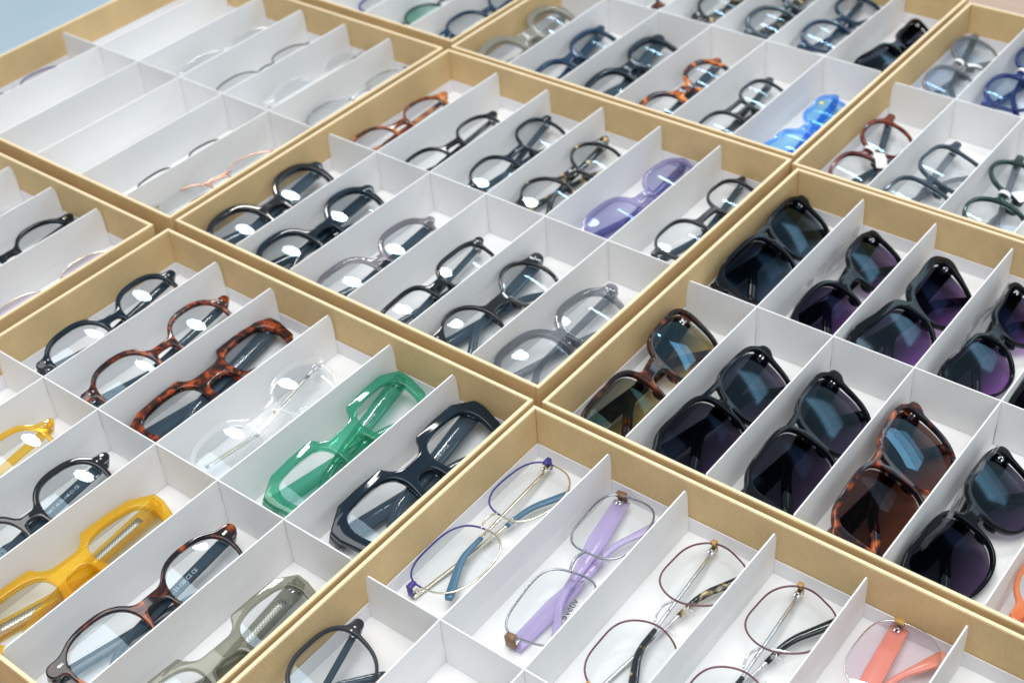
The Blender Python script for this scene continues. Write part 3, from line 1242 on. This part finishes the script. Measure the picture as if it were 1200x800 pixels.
table = link('table_top', raw_mesh('table_top', *box_vf(-0.425, 1.75, -1.1, 1.25, -0.085, BOT_Z - 0.0004, 0.002), [M['wood']], None, False))
table['label'] = 'pale pinkish wood table top under the trays'
table['category'] = 'table'
fl = link('floor', raw_mesh('floor', [(-7, -7, -0.80), (7, -7, -0.80), (7, 7, -0.80), (-7, 7, -0.80)], [(0, 1, 2, 3)], [M['floor']], None, False))
fl['kind'] = 'structure'

TRAYS = {
    'C': ((0.0, 0.0), 'kraft tray in the middle of the picture, holding the violet pair among clear ones'),
    'D': ((0.0045, -0.3850), 'kraft tray at lower left holding the green, crystal, yellow and tortoise chunky frames'),
    'E': ((0.4080, -0.3895), 'kraft tray at the bottom holding thin metal frames with lilac and coral temples'),
    'F': ((0.4104, -0.0104), 'kraft tray at right full of dark sunglasses'),
    'G': ((0.4034, 0.3667), 'kraft tray at the upper right corner with white price tags on its glasses'),
    'H': ((-0.0015, 0.3790), 'kraft tray right of top centre, holding the bright blue pair in its corner cell'),
    'I': ((-0.4061, -0.0005), 'kraft tray at upper left, mostly bare white cells with a few thin wire frames'),
    'J': ((-0.4106, -0.3884), 'kraft tray cut off by the left edge, below the tray of bare white cells'),
    'K': ((-0.4076, 0.3881), 'kraft tray cut off by the top edge, with a green rimmed pair in view'),
}
for i, (k_, (o_, lab_)) in enumerate(TRAYS.items()):
    tray(o_, 0, lab_, i)


# ------------------------------------------------------------------ styles and individuals
def ST(**kw):
    return kw


GEO = dict(shape='geo', a=24.5, b=17.5, cx=34, rim=4.6, top=5.6, geo_out=1, by=7, bw=5.0, ey=12, er=5.0, thick=2.6, R=260,
           tprof=[(0, 6.2), (0.45, 5.0), (0.66, 3.4), (1, 3.4)], tthick=1.9, slope=8)
RND = dict(shape='panto', a=23, b=20.5, cx=33.5, rim=2.3, top=2.9, by=7, bw=2.6, ey=11, er=3.6)
SUN = dict(shape='way', a=28.8, b=24.5, cx=35.5, rim=2.2, top=3.4, by=9, bw=4.2, ey=15, er=5.2, thick=2.4, wrap=0.0016, R=125,
           tprof=[(0, 6.5), (0.4, 5.0), (0.7, 3.4), (1, 3.6)], tthick=2.2, slope=5)
WIRE = dict(kind='wire', shape='soft', a=27.5, b=21, cx=35, ey=11, R=500, lens='demo', tprof=[(0, 1.3), (1, 1.0)], tthick=1.0,
            tip='steel_blue', slope=5)


def mk(base, **kw):
    d = dict(base)
    d.update(kw)
    return d


ITEMS = [
    # ---- lower left tray, far row
    ('D1', 'glossy black keyhole glasses with two silver rivets, first cell of the lower left tray', mk(RND, frame='navy', rivets=2, rim=3.0, top=3.9, a=24.5, b=19.5, cx=34, by=8, ey=10)),
    ('D2', 'round red tortoise glasses between the black keyhole pair and the angular red tortoise pair', mk(RND, frame='red_tortoise', temple='slate', rivets=2, b=21, by=8, rim=2.8, top=3.5)),
    ('D3', 'chunky angular red tortoise glasses with dark blue temples, beside the crystal clear pair', mk(GEO, frame='red_tortoise', temple='slate', b=16, logo=1, rim=4.0, top=4.6, text='50-18-145 C2 CE')),
    ('D4', 'crystal clear colourless glasses with a core wire, between the red tortoise and green pairs', mk(RND, frame='crystal', a=24, b=19, core=1, rivets=1, top=3.6, rim=2.8)),
    ('D5', 'chunky angular translucent green glasses with a silver letter e on the temple', mk(GEO, frame='green', logo=1, b=16.5, text='50-18-145 C5 CE')),
    ('D6', 'chunky angular black glasses with a silver letter e, right of the green pair', mk(GEO, frame='navy', temple='slate', logo=1, b=17.5, rim=5.2, top=6.4, text='50-18-148 C4 CE')),
    # ---- lower left tray, near row
    ('d2', 'yellow round glasses with two rivets, cut off by the left edge of the picture', mk(RND, frame='yellow', rivets=2, rim=3.0, top=3.6)),
    ('d3', 'black round glasses with two silver rivets, between the two yellow pairs', mk(RND, frame='gloss_black', temple='slate', rivets=2, a=24, b=21.5, rim=3.2, top=4.2, logo=1, text='7001T 49-22-148 C1 CE', tprof=[(0, 4.4), (.5, 3.8), (.7, 2.8), (1, 3.2)])),
    ('d4', 'chunky angular yellow glasses with engraved temples, between round black and dark tortoise pairs', mk(GEO, frame='yellow', core=1, b=17, rim=4.4, logo=1)),
    ('d5', 'round dark tortoise glasses with gold oval rivets, between the chunky yellow and olive grey pairs', mk(RND, frame='dark_tortoise', temple='slate', rivets='gold', a=24, b=20, ey=12, er=4.6, by=8, bw=3.4, text='51-21-150 C2 CE', tprof=[(0, 3.8), (.5, 3.2), (.7, 2.4), (1, 2.6)], tsize=3.4)),
    ('d6', 'chunky angular olive grey see-through glasses in the corner cell of the lower left tray', mk(GEO, frame='olive', core=1, logo=1, b=17.5, rim=4.0, top=4.8)),
    # ---- bottom tray
    ('E1', 'thin indigo and pale gold metal glasses with steel blue temple tips', mk(WIRE, frame='indigo_metal', frame2='gold', temple='gold', split=2, shape='soft', a=28, b=21.5, end='indigo_metal')),
    ('E2', 'silver wire glasses with wide lilac temples and lettering on the lens', mk(WIRE, frame='gunmetal', frame2='gunmetal', temple='lilac', tip='lilac', tprof=[(0, 5.6), (.3, 6.6), (.5, 3.6), (.66, 2.6), (1, 2.6)], tiph=[2.4, 2.4, 2.4, 4.0], b=21, a=28, shape='rect', end='brown', er=3.4, print=1, wire=.7, tthick=1.5, slope=6)),
    ('E3', 'thin plum metal glasses with dark tortoise temple tips, right of the lilac pair', mk(WIRE, frame='plum_metal', frame2='silver', temple='silver', tip='spot_tortoise', shape='hex', a=30, b=23.5, end='tan', split=-30, tiph=[1.5, 1.5, 2.6, 3.2])),
    ('E4', 'thin plum metal glasses with plain black temple tips, left of the coral pair', mk(WIRE, frame='plum_metal', frame2='silver', temple='silver', tip='black', shape='hex', a=30, b=23.5, end='tan', split=-30, tiph=[1.5, 1.5, 2.6, 3.4])),
    ('E5', 'rimless look silver glasses with wide coral temples in the bottom tray', mk(WIRE, frame='silver', frame2='silver', temple='coral', tip='coral', tprof=[(0, 5.4), (.3, 6.2), (.6, 4.0), (1, 2.4)], tiph=[2.2, 2.2, 2.2, 5.2], a=30, b=24, shape='soft', end='tan', er=3.4, lens='pink_lens', wire=.5, tthick=1.5)),
    ('E6', 'dark pair barely entering the picture at the bottom right edge', mk(RND, frame='black')),
    ('e1', 'black round glasses with two silver rivets, lower end of the bottom tray', mk(RND, frame='matte_black', temple='slate', rivets=2, shape='soft', a=26, b=21.5, rim=1.9, top=2.6, tprof=[(0, 2.2), (.6, 2.0), (1, 2.6)], slope=16, dslope=-8, bend=25)),
    # ---- sunglasses tray, near row
    ('F1', 'brown tortoise sunglasses with olive brown lenses at the left corner of the sunglasses tray', mk(SUN, frame='brown_tortoise', lens='olive_lens', b=23.5)),
    ('F2', 'black double bridge sunglasses with grey lenses, beside the brown tortoise corner pair', mk(SUN, frame='sun_black', lens='grey_lens', bar=22, by=8, bw=2.4)),
    ('F3', 'black double bridge sunglasses with grey lenses, left of the tortoise double bridge pair', mk(SUN, frame='sun_black', lens='grey_lens', bar=22, by=8, bw=2.4, a=29)),
    ('F4', 'tortoise double bridge sunglasses with brown lenses', mk(SUN, frame='dark_tortoise', lens='brown_lens', bar=22, by=8, bw=2.4, b=25)),
    ('F5', 'glossy black sunglasses at lower right, next to the tortoise double bridge pair', mk(SUN, frame='sun_black', lens='grey_lens', a=28, b=22)),
    ('F6', 'orange see-through glasses just entering at the right edge of the picture', mk(RND, frame='orange_clear')),
    # ---- sunglasses tray, far row
    ('f1', 'black aviator sunglasses with blue grey lenses in the sunglasses tray\'s far corner cell', mk(SUN, frame='sun_black', lens='teal_lens', bar=21, by=7, bw=2.2, shape='way', b=22.5)),
    ('f2', 'smaller black sunglasses with purple lenses and a clear film sleeve behind them', mk(SUN, frame='sun_black', lens='grey_purple', b=21.5, a=27, shape='soft')),
    ('f3', 'wide black cat eye sunglasses with purple lenses', mk(SUN, frame='sun_black', lens='grey_purple', shape='cat', b=22, top=6.0)),
    ('f4', 'black cat eye sunglasses with purple lenses at the right edge of the picture', mk(SUN, frame='sun_black', lens='grey_purple', shape='cat', b=20)),
    ('f5', 'black sunglasses at the right edge, only a sliver showing', mk(SUN, frame='sun_black', lens='grey_purple')),
    # ---- centre tray, near row
    ('C1', 'thick black round glasses in the left corner cell of the centre tray', mk(RND, frame='gloss_black', temple='slate', a=24, b=22.5, cx=34.5, rim=4.6, top=5.2, by=8, ey=14, er=4.8, thick=2.8, tprof=[(0, 5), (.6, 4), (1, 3.5)])),
    ('C2', 'dark navy round glasses beside the thick black round pair', mk(RND, frame='navy', a=23.5, b=22, rim=3.8, top=4.8, by=8, ey=14, er=4.6, thick=2.6, rivets=1, tprof=[(0, 5), (.6, 4), (1, 3.5)])),
    ('C3', 'mauve grey see-through glasses between the navy round and thin black rectangular pairs', mk(RND, frame='mauve', shape='soft', a=25, b=20.5, rim=3.2, top=4.6, rivets=2, temple='slate', tprof=[(0, 4), (.6, 3.4), (1, 3.2)])),
    ('C4', 'thin black rectangular glasses with two rivets in the centre tray', mk(RND, frame='black', shape='rect', a=25.5, b=15.5, rim=1.8, top=3.0, by=5, rivets=2, temple='slate', tprof=[(0, 2.6), (.6, 2.4), (1, 2.4)])),
    ('C5', 'round black glasses with square end pieces and tortoise temples', mk(RND, shape='round', frame='gloss_black', temple='slate', a=22.5, b=22.5, cx=33, rim=2.6, top=2.8, by=6, bw=4, ey=14, er=5.2, rivets=3, tprof=[(0, 5.5), (.5, 4.6), (.7, 3.2), (1, 3.4)])),
    ('C6', 'thick smoky grey see-through glasses in the corner cell nearest the sunglasses tray', mk(RND, frame='smoky_grey', shape='soft', a=25, b=19.5, cx=34, rim=3.4, top=5.2, by=6, bw=3.6, rivets=2, ey=11, er=5, thick=2.6)),
    # ---- centre tray, far row
    ('c1', 'slim light brown tortoise glasses in the far left cell of the centre tray', mk(RND, frame='light_tortoise', a=24, b=18, rim=1.5, top=2.2, bw=2.2, tprof=[(0, 2.4), (1, 2.2)])),
    ('c2', 'slim black oval glasses beside the light brown tortoise pair', mk(RND, frame='black', a=24, b=18, rim=1.4, top=2.4, bw=2.2, tprof=[(0, 2.4), (1, 2.2)], lens='demo')),
    ('c3', 'dark navy round glasses between the slim black oval and spotted tortoise pairs', mk(RND, frame='navy', temple='slate', a=23.5, b=21.5, rim=2.2, top=2.6, rivets=1, tprof=[(0, 3), (1, 2.6)])),
    ('c4', 'round black and cream spotted tortoise glasses', mk(RND, frame='spot_tortoise', shape='round', a=22.5, b=22, rim=2.0, top=2.4, temple='spot_tortoise', ey=13)),
    ('c5', 'violet see-through glasses with violet tinted lenses', mk(RND, frame='violet', lens='violet_lens', shape='soft', a=27, b=20, cx=35, rim=2.2, top=3.4)),
    ('c6', 'narrow black glasses with deep lenses in the far right cell of the centre tray', mk(RND, frame='matte_black', temple='slate', shape='soft', a=22.5, b=18.5, rim=2.0, top=2.2, by=4, ey=9, er=2.6, tprof=[(0, 3), (1, 2.6)], slope=10)),
    # ---- top tray, near row
    ('H1', 'thick khaki grey round see-through glasses in the left corner cell of the top tray', mk(RND, frame='khaki_smoke', a=23, b=20.5, cx=34.5, rim=6.0, top=6.5, bw=5, ey=9, er=5, thick=2.8)),
    ('H2', 'deep blue black glasses between the khaki round pair and the large square black pair', mk(RND, frame='deep_blue', shape='soft', a=24, b=16.5, rim=3.4, top=4.2, bw=4, tprof=[(0, 5), (.6, 4), (1, 3.5)])),
    ('H3', 'large squared dark blue glasses beside the orange tortoise pair', mk(GEO, frame='navy', temple='slate', shape='geo', rim=4.0, top=5.0, geo_out=0, b=18.5)),
    ('H4', 'thick orange and black tortoise glasses', mk(RND, frame='amber_tortoise', a=23.5, b=20, rim=3.6, top=4.6, bw=4.2, tprof=[(0, 4.5), (.6, 4), (1, 3.5)], temple='slate')),
    ('H5', 'slim black glasses with a double bridge, left of the bright blue pair', mk(RND, frame='matte_black', a=24, b=20, shape='soft', rim=1.8, top=2.6, bar=12.5, by=3, bw=1.6)),
    ('H6', 'bright blue see-through glasses with light blue lenses and a yellow sticker', mk(RND, frame='blue', lens='blue_lens', shape='cat', a=25, b=19, rim=2.2, top=3.4, sticker=1)),
    # ---- top tray, far row
    ('h2', 'brown pair entering at the top edge above the squared dark blue glasses', mk(RND, frame='brown_tortoise')),
    ('h3', 'black and amber spotted glasses at the top edge above the orange tortoise pair', mk(RND, frame='spot_tortoise', shape='round', a=23, b=21)),
    ('h4', 'heavy black round glasses with tortoise temples at the top edge', mk(RND, frame='slate', temple='spot_tortoise', a=24.5, b=22, rim=3.4, top=4.0, tprof=[(0, 5), (.6, 4), (1, 3.5)])),
    ('h5', 'dark blue black round glasses at the top edge, left of the small black sunglasses', mk(RND, frame='deep_blue', a=24, b=21, rim=2.6, top=3.2)),
    ('h6', 'small black sunglasses in the far corner cell of the top tray', mk(SUN, frame='sun_black', lens='grey_lens', shape='cat', b=20, name='sun')),
    # ---- upper right tray
    ('G1', 'wine brown glasses with a white price tag, left of the large smoke grey pair', mk(RND, frame='wine', a=24, b=20, rim=2.0, top=3.2, tag=(-1, 5.0, 14), temple='slate', slope=14)),
    ('G2', 'large smoke grey squared glasses between the tagged wine brown and dark green pairs', mk(RND, frame='slate', shape='rect', a=25, b=25, rim=2.2, top=2.8, ey=15, temple='smoke', lens='lens')),
    ('G3', 'dark green round glasses with a white price tag at the right edge of the picture', mk(RND, frame='dark_green', shape='round', a=24, b=25, rim=2.8, top=3.0, tag=(1, 6.0, 16), temple='smoke')),
    ('g1', 'smoke grey and blue glasses with a white tag loop near the top right corner', mk(RND, frame='smoke', lens='blue_fade', a=24.5, b=20.5, rim=1.8, top=3.0, tag=(0.8, 2.2, 14))),
    ('g2', 'navy blue fading glasses with a white tag, far row at the right edge', mk(RND, frame='navy_clear', lens='blue_fade', a=24.5, b=20, rim=2.0, top=3.2, tag=(1, 2.6, 14))),
    # ---- upper left tray
    ('I6', 'rose gold wire glasses with a double bar bridge in the upper left tray', mk(WIRE, frame='rose_gold', temple='rose_gold', tip='black', shape='oval', b=19, bar=8, by=4, wire=.8)),
    ('i6', 'silver and black wire glasses in the far corner cell of the upper left tray', mk(WIRE, frame='gunmetal', frame2='silver', temple='silver', tip='black', shape='oval', b=19, bar=7, by=3.5, wire=.75)),
    ('i5', 'clear colourless glasses with brown end pieces, left of the silver and black wire pair', mk(RND, frame='crystal', rim=1.4, top=1.8, temple='brown_tortoise', a=24, b=18)),
    ('i4', 'thin black wire glasses in the far row of the upper left tray', mk(WIRE, frame='black_metal', frame2='black_metal', temple='black_metal', tip='black', shape='oval', b=19.5, wire=.75)),
    ('i3', 'pale silver wire glasses left of the thin black wire pair, upper left tray', mk(WIRE, frame='silver', frame2='silver', temple='silver', tip='pad', shape='oval', b=19, wire=.6)),
    ('n5', 'black browline glasses half hidden behind the divider beside the rose gold pair', mk(WIRE, frame='black', frame2='silver', temple='black', tip='black', shape='soft', a=25, b=17, wire=1.0, split=6)),
    ('n3', 'wire glasses showing only a thin brown top rim, upper left tray', mk(WIRE, frame='plum_metal', frame2='silver', temple='silver', tip='black', shape='rect', a=29, b=14, wire=.8)),
    ('n1', 'thin indigo wire glasses against the outer wall of the upper left tray', mk(WIRE, frame='indigo_metal', frame2='indigo_metal', temple='indigo_metal', tip='black', shape='oval', b=18, wire=.8)),
    # ---- left edge tray
    ('J4', 'black glasses with two gold dashes on the end piece at the left edge', mk(RND, frame='black', shape='oval', a=24, b=19, rivets='gold', rim=2.4, top=3.0)),
    ('J6', 'pale gold wire glasses with faint pink lenses, nearest the corner of the left edge tray', mk(WIRE, frame='gold', frame2='gold', temple='gold', tip='pad', shape='oval', b=20, wire=.9, lens='rose_lens')),
    ('J3', 'clear colourless glasses at the left edge, above the black pair', mk(RND, frame='crystal', a=24, b=19)),
    # ---- top edge tray
    ('k6', 'dark blue and black glasses in the near corner cell of the top edge tray', mk(RND, frame='deep_blue', a=24, b=20, rim=2.0, top=2.6)),
    ('k5', 'green rimmed clear glasses in the top edge tray', mk(WIRE, frame='dark_green', frame2='dark_green', temple='dark_green', tip='black', shape='round', a=24, b=21, wire=1.3, lens='green_lens')),
    ('k4', 'purple black rimmed glasses at the top edge, left of the green rimmed pair', mk(WIRE, frame='indigo_metal', frame2='black_metal', temple='black_metal', tip='black', wire=1.2)),
]

# pose of each pair in the room: x, y (m), turn about z (rad), width (mm), tilt of the front (rad)
POSES = {
    'D1': (0.045, -0.1073, 0.049, 150.6, 0.419, 0.0, 34.3, -26.3),
    'D2': (0.1098, -0.109, 0.018, 156.3, 0.367, 0.0, 34.6, -25.5),
    'D3': (0.1651, -0.1072, 0.06, 162.0, 0.157, 0.0, 37.3, -32.2),
    'D4': (0.2344, -0.118, 0.062, 152.0, 0.332, 0.0, 38.2, -32.1),
    'D5': (0.3049, -0.1014, 0.078, 160.3, 0.332, 0.0, 37.0, -25.8),
    'D6': (0.3702, -0.0965, 0.02, 162.0, 0.297, 0.0, 35.9, -25.5),
    'd2': (0.1109, -0.2891, 0.0, 150.0, 0.401, 0.0, 33.5, -25.8),
    'd3': (0.1755, -0.2889, 0.0, 150.0, 0.367, 0.0, 33.5, -26.4),
    'd4': (0.235, -0.3005, -0.044, 161.1, 0.14, 0.0, 36.5, -28.4),
    'd5': (0.3077, -0.289, -0.013, 157.4, 0.349, 0.0, 35.0, -23.8),
    'd6': (0.3754, -0.2917, -0.042, 151.7, 0.314, 0.0, 38.6, -22.3),
    'E1': (0.4389, -0.1031, -0.027, 156.0, -0.087, 0.0, 35.1, -32.0),
    'E2': (0.5103, -0.0985, 0.095, 153.0, -0.087, 0.0, 36.8, -27.2),
    'E3': (0.5789, -0.1011, -0.01, 152.0, -0.087, 0.0, 38.2, -24.5),
    'E4': (0.6428, -0.1011, -0.023, 152.0, -0.087, 0.0, 37.6, -25.9),
    'E5': (0.7092, -0.0905, 0.0, 150.0, -0.087, 0.0, 35.0, -25.5),
    'E6': (0.7791, -0.1102, 0.0, 150.0, 0.244, 0.0, 33.5, -22.0),
    'e1': (0.4378, -0.2962, 0.0, 150.0, 0.384, 0.0, 33.5, -36.8),
    'F1': (0.4522, 0.0836, 0.079, 155.0, 0.524, 0.0, 40.3, -25.7),
    'F2': (0.5172, 0.0812, -0.033, 152.0, 0.524, 0.0, 32.5, -26.7),
    'F3': (0.5826, 0.0868, 0.072, 153.0, 0.524, 0.0, 31.2, -26.7),
    'F4': (0.6476, 0.0874, 0.089, 153.0, 0.524, 0.0, 31.0, -27.2),
    'F5': (0.7073, 0.079, -0.046, 147.8, 0.524, 0.0, 35.5, -34.5),
    'F6': (0.7678, 0.0915, 0.0, 150.0, 0.244, 0.0, 33.5, -35.1),
    'f1': (0.4448, 0.2808, 0.026, 154.0, 0.524, 0.0, 31.9, -33.6),
    'f2': (0.52, 0.2669, 0.023, 152.0, 0.524, 0.0, 38.3, -23.7),
    'f3': (0.5815, 0.2594, -0.079, 154.0, 0.524, 0.0, 31.0, -27.7),
    'f4': (0.6434, 0.2679, -0.01, 142.4, 0.524, 0.0, 35.5, -34.0),
    'f5': (0.7038, 0.2528, 0.0, 148.0, 0.524, 0.0, 35.5, -38.2),
    'C1': (0.0344, 0.0863, 0.032, 154.0, 0.367, 0.0, 37.2, -31.2),
    'C2': (0.0988, 0.0846, -0.014, 152.0, 0.349, 0.0, 37.6, -32.5),
    'C3': (0.1716, 0.0807, -0.038, 152.0, 0.297, 0.0, 33.7, -24.9),
    'C4': (0.2342, 0.0811, 0.042, 151.5, 0.279, 0.0, 35.2, -27.6),
    'C5': (0.2935, 0.0898, 0.009, 148.0, 0.297, 0.0, 35.9, -34.5),
    'C6': (0.3623, 0.0841, -0.078, 156.0, 0.244, 0.0, 31.0, -29.2),
    'c1': (0.0322, 0.2625, -0.062, 152.4, 0.244, 0.0, 34.4, -32.4),
    'c2': (0.101, 0.2619, -0.033, 148.0, 0.244, 0.0, 36.0, -30.1),
    'c3': (0.1632, 0.2841, 0.109, 148.0, 0.279, 0.0, 37.4, -33.7),
    'c4': (0.2278, 0.2795, -0.005, 150.0, 0.262, 0.0, 35.7, -33.9),
    'c5': (0.3052, 0.2856, -0.066, 152.0, 0.279, 0.0, 38.1, -22.2),
    'c6': (0.3649, 0.2947, -0.018, 148.0, 0.175, 0.0, 37.3, -27.9),
    'H1': (0.0335, 0.4718, 0.029, 158.0, 0.332, 0.0, 38.3, -29.4),
    'H2': (0.0982, 0.4634, 0.103, 162.0, 0.244, 0.0, 34.3, -28.7),
    'H3': (0.163, 0.4764, 0.051, 158.0, 0.244, 0.0, 35.8, -30.0),
    'H4': (0.2338, 0.4687, -0.007, 156.0, 0.244, 0.0, 36.9, -25.5),
    'H5': (0.2981, 0.4671, -0.011, 145.2, 0.244, 0.0, 36.7, -28.7),
    'H6': (0.368, 0.4725, -0.011, 148.0, 0.157, 0.0, 34.5, -23.4),
    'h2': (0.106, 0.6883, 0.0, 150.0, 0.087, 0.0, 33.5, -22.8),
    'h3': (0.1603, 0.6856, 0.0, 150.0, 0.244, 0.0, 33.5, -34.3),
    'h4': (0.2279, 0.6829, 0.0, 150.0, 0.244, 0.0, 33.5, -32.2),
    'h5': (0.2916, 0.6848, 0.0, 150.0, 0.244, 0.0, 33.5, -34.0),
    'h6': (0.3702, 0.66, -0.08, 130.0, 0.524, 0.0, 35.5, -27.6),
    'G1': (0.4398, 0.4582, 0.067, 152.3, 0.279, 0.0, 31.2, -28.7),
    'G2': (0.5073, 0.4434, -0.062, 150.0, 0.279, 0.0, 31.0, -27.2),
    'G3': (0.5708, 0.4537, 0.092, 150.0, 0.279, 0.0, 32.8, -29.1),
    'g1': (0.4381, 0.6564, 0.066, 147.6, 0.279, 0.0, 34.6, -31.2),
    'g2': (0.4987, 0.6692, 0.0, 150.0, 0.279, 0.0, 33.5, -35.5),
    'I6': (-0.0513, 0.0957, -0.125, 150.0, 0.052, 0.0, 37.6, -36.5),
    'i6': (-0.0493, 0.2918, -0.073, 150.0, 0.052, 0.0, 38.4, -34.7),
    'i5': (-0.1079, 0.2936, -0.037, 148.0, 0.244, 0.0, 33.5, -29.4),
    'i4': (-0.1773, 0.281, -0.023, 146.0, 0.052, 0.0, 38.4, -32.8),
    'i3': (-0.2466, 0.2919, -0.02, 141.2, 0.052, 0.0, 35.0, -37.6),
    'n5': (-0.1064, 0.1001, 0.004, 130.0, 0.052, 0.0, 35.0, -31.0),
    'n3': (-0.2343, 0.0925, 0.007, 130.0, 0.052, 0.0, 35.0, -27.6),
    'n1': (-0.3758, 0.0997, 0.0, 150.0, 0.052, 0.0, 35.0, -33.7),
    'J4': (-0.1134, -0.0964, 0.0, 150.0, 0.244, 0.0, 33.5, -30.0),
    'J6': (-0.0437, -0.1018, 0.0, 150.0, 0.052, 0.0, 35.0, -25.2),
    'J3': (-0.1713, -0.1011, 0.0, 150.0, 0.087, 0.0, 33.5, -22.1),
    'k6': (-0.0507, 0.5069, 0.0, 150.0, 0.244, 0.0, 33.5, -35.6),
    'k5': (-0.1161, 0.5067, 0.0, 150.0, 0.052, 0.0, 35.0, -34.5),
    'k4': (-0.1816, 0.5091, 0.0, 150.0, 0.052, 0.0, 35.0, -34.5),
}

SUNS = ('F1', 'F2', 'F3', 'F4', 'F5', 'f1', 'f2', 'f3', 'f4', 'f5', 'h6')
for key, lab, st in ITEMS:
    if key not in POSES:
        continue
    sun = key in SUNS
    glasses(lab, st, POSES[key], name='sunglasses' if sun else 'eyeglasses', category='sunglasses' if sun else 'eyeglasses',
            group='sunglasses lying folded in tray cells' if sun else 'eyeglasses lying folded in tray cells')


def film_sleeve(x, y, yaw, label, seed):
    """crumpled clear plastic sleeve standing between the sunglasses and the divider"""
    rnd = random.Random(seed)
    nx, ny = 22, 8
    V, F = [], []
    ph = [rnd.uniform(0, 6.28) for _ in range(6)]
    for sgn in (0, 1):
        for j in range(ny + 1):
            for i in range(nx + 1):
                u, v = i / nx, j / ny
                d = 0.0022 * math.sin(9 * u + ph[0] + 3 * v) * v + 0.0012 * math.sin(23 * u + ph[1] - 5 * v) + 0.0006 * rnd.uniform(-1, 1)
                V.append(((u - 0.5) * 0.105 + 0.002 * math.sin(6 * v + ph[2]), d + sgn * (0.0012 + 0.002 * v * (1 - v)) + 0.010 * (0.5 - v),
                          0.001 + 0.037 * v + 0.0025 * math.sin(7 * u + ph[3]) * v))
    n = nx + 1
    o = n * (ny + 1)
    for b in (0, o):
        for j in range(ny):
            for i in range(nx):
                F.append((b + j * n + i, b + j * n + i + 1, b + (j + 1) * n + i + 1, b + (j + 1) * n + i))
    ob = link('plastic_sleeve', raw_mesh('plastic_sleeve', V, F, [mat_of('film')]))
    ob.location = (x, y, FLOOR_Z + 0.0008)
    ob.rotation_euler = (0, 0, yaw + math.pi / 2)
    ob['label'] = label
    ob['category'] = 'plastic sleeve'


film_sleeve(0.4104 + 0.0034 + 0.0655 + 0.0100, -0.0104 + 0.285, 0.03, 'crumpled clear plastic sleeve behind the smaller purple lens sunglasses', 1)
film_sleeve(0.4104 + 0.0034 + 0.0655 * 4 + 0.0105, -0.0104 + 0.095, 0.02, 'clear plastic sleeve behind the glossy black sunglasses at lower right', 2)
film_sleeve(0.4104 + 0.0034 + 0.0655 * 3 + 0.0105, -0.0104 + 0.275, -0.02, 'clear plastic sleeve behind the cat eye sunglasses at the right edge', 3)
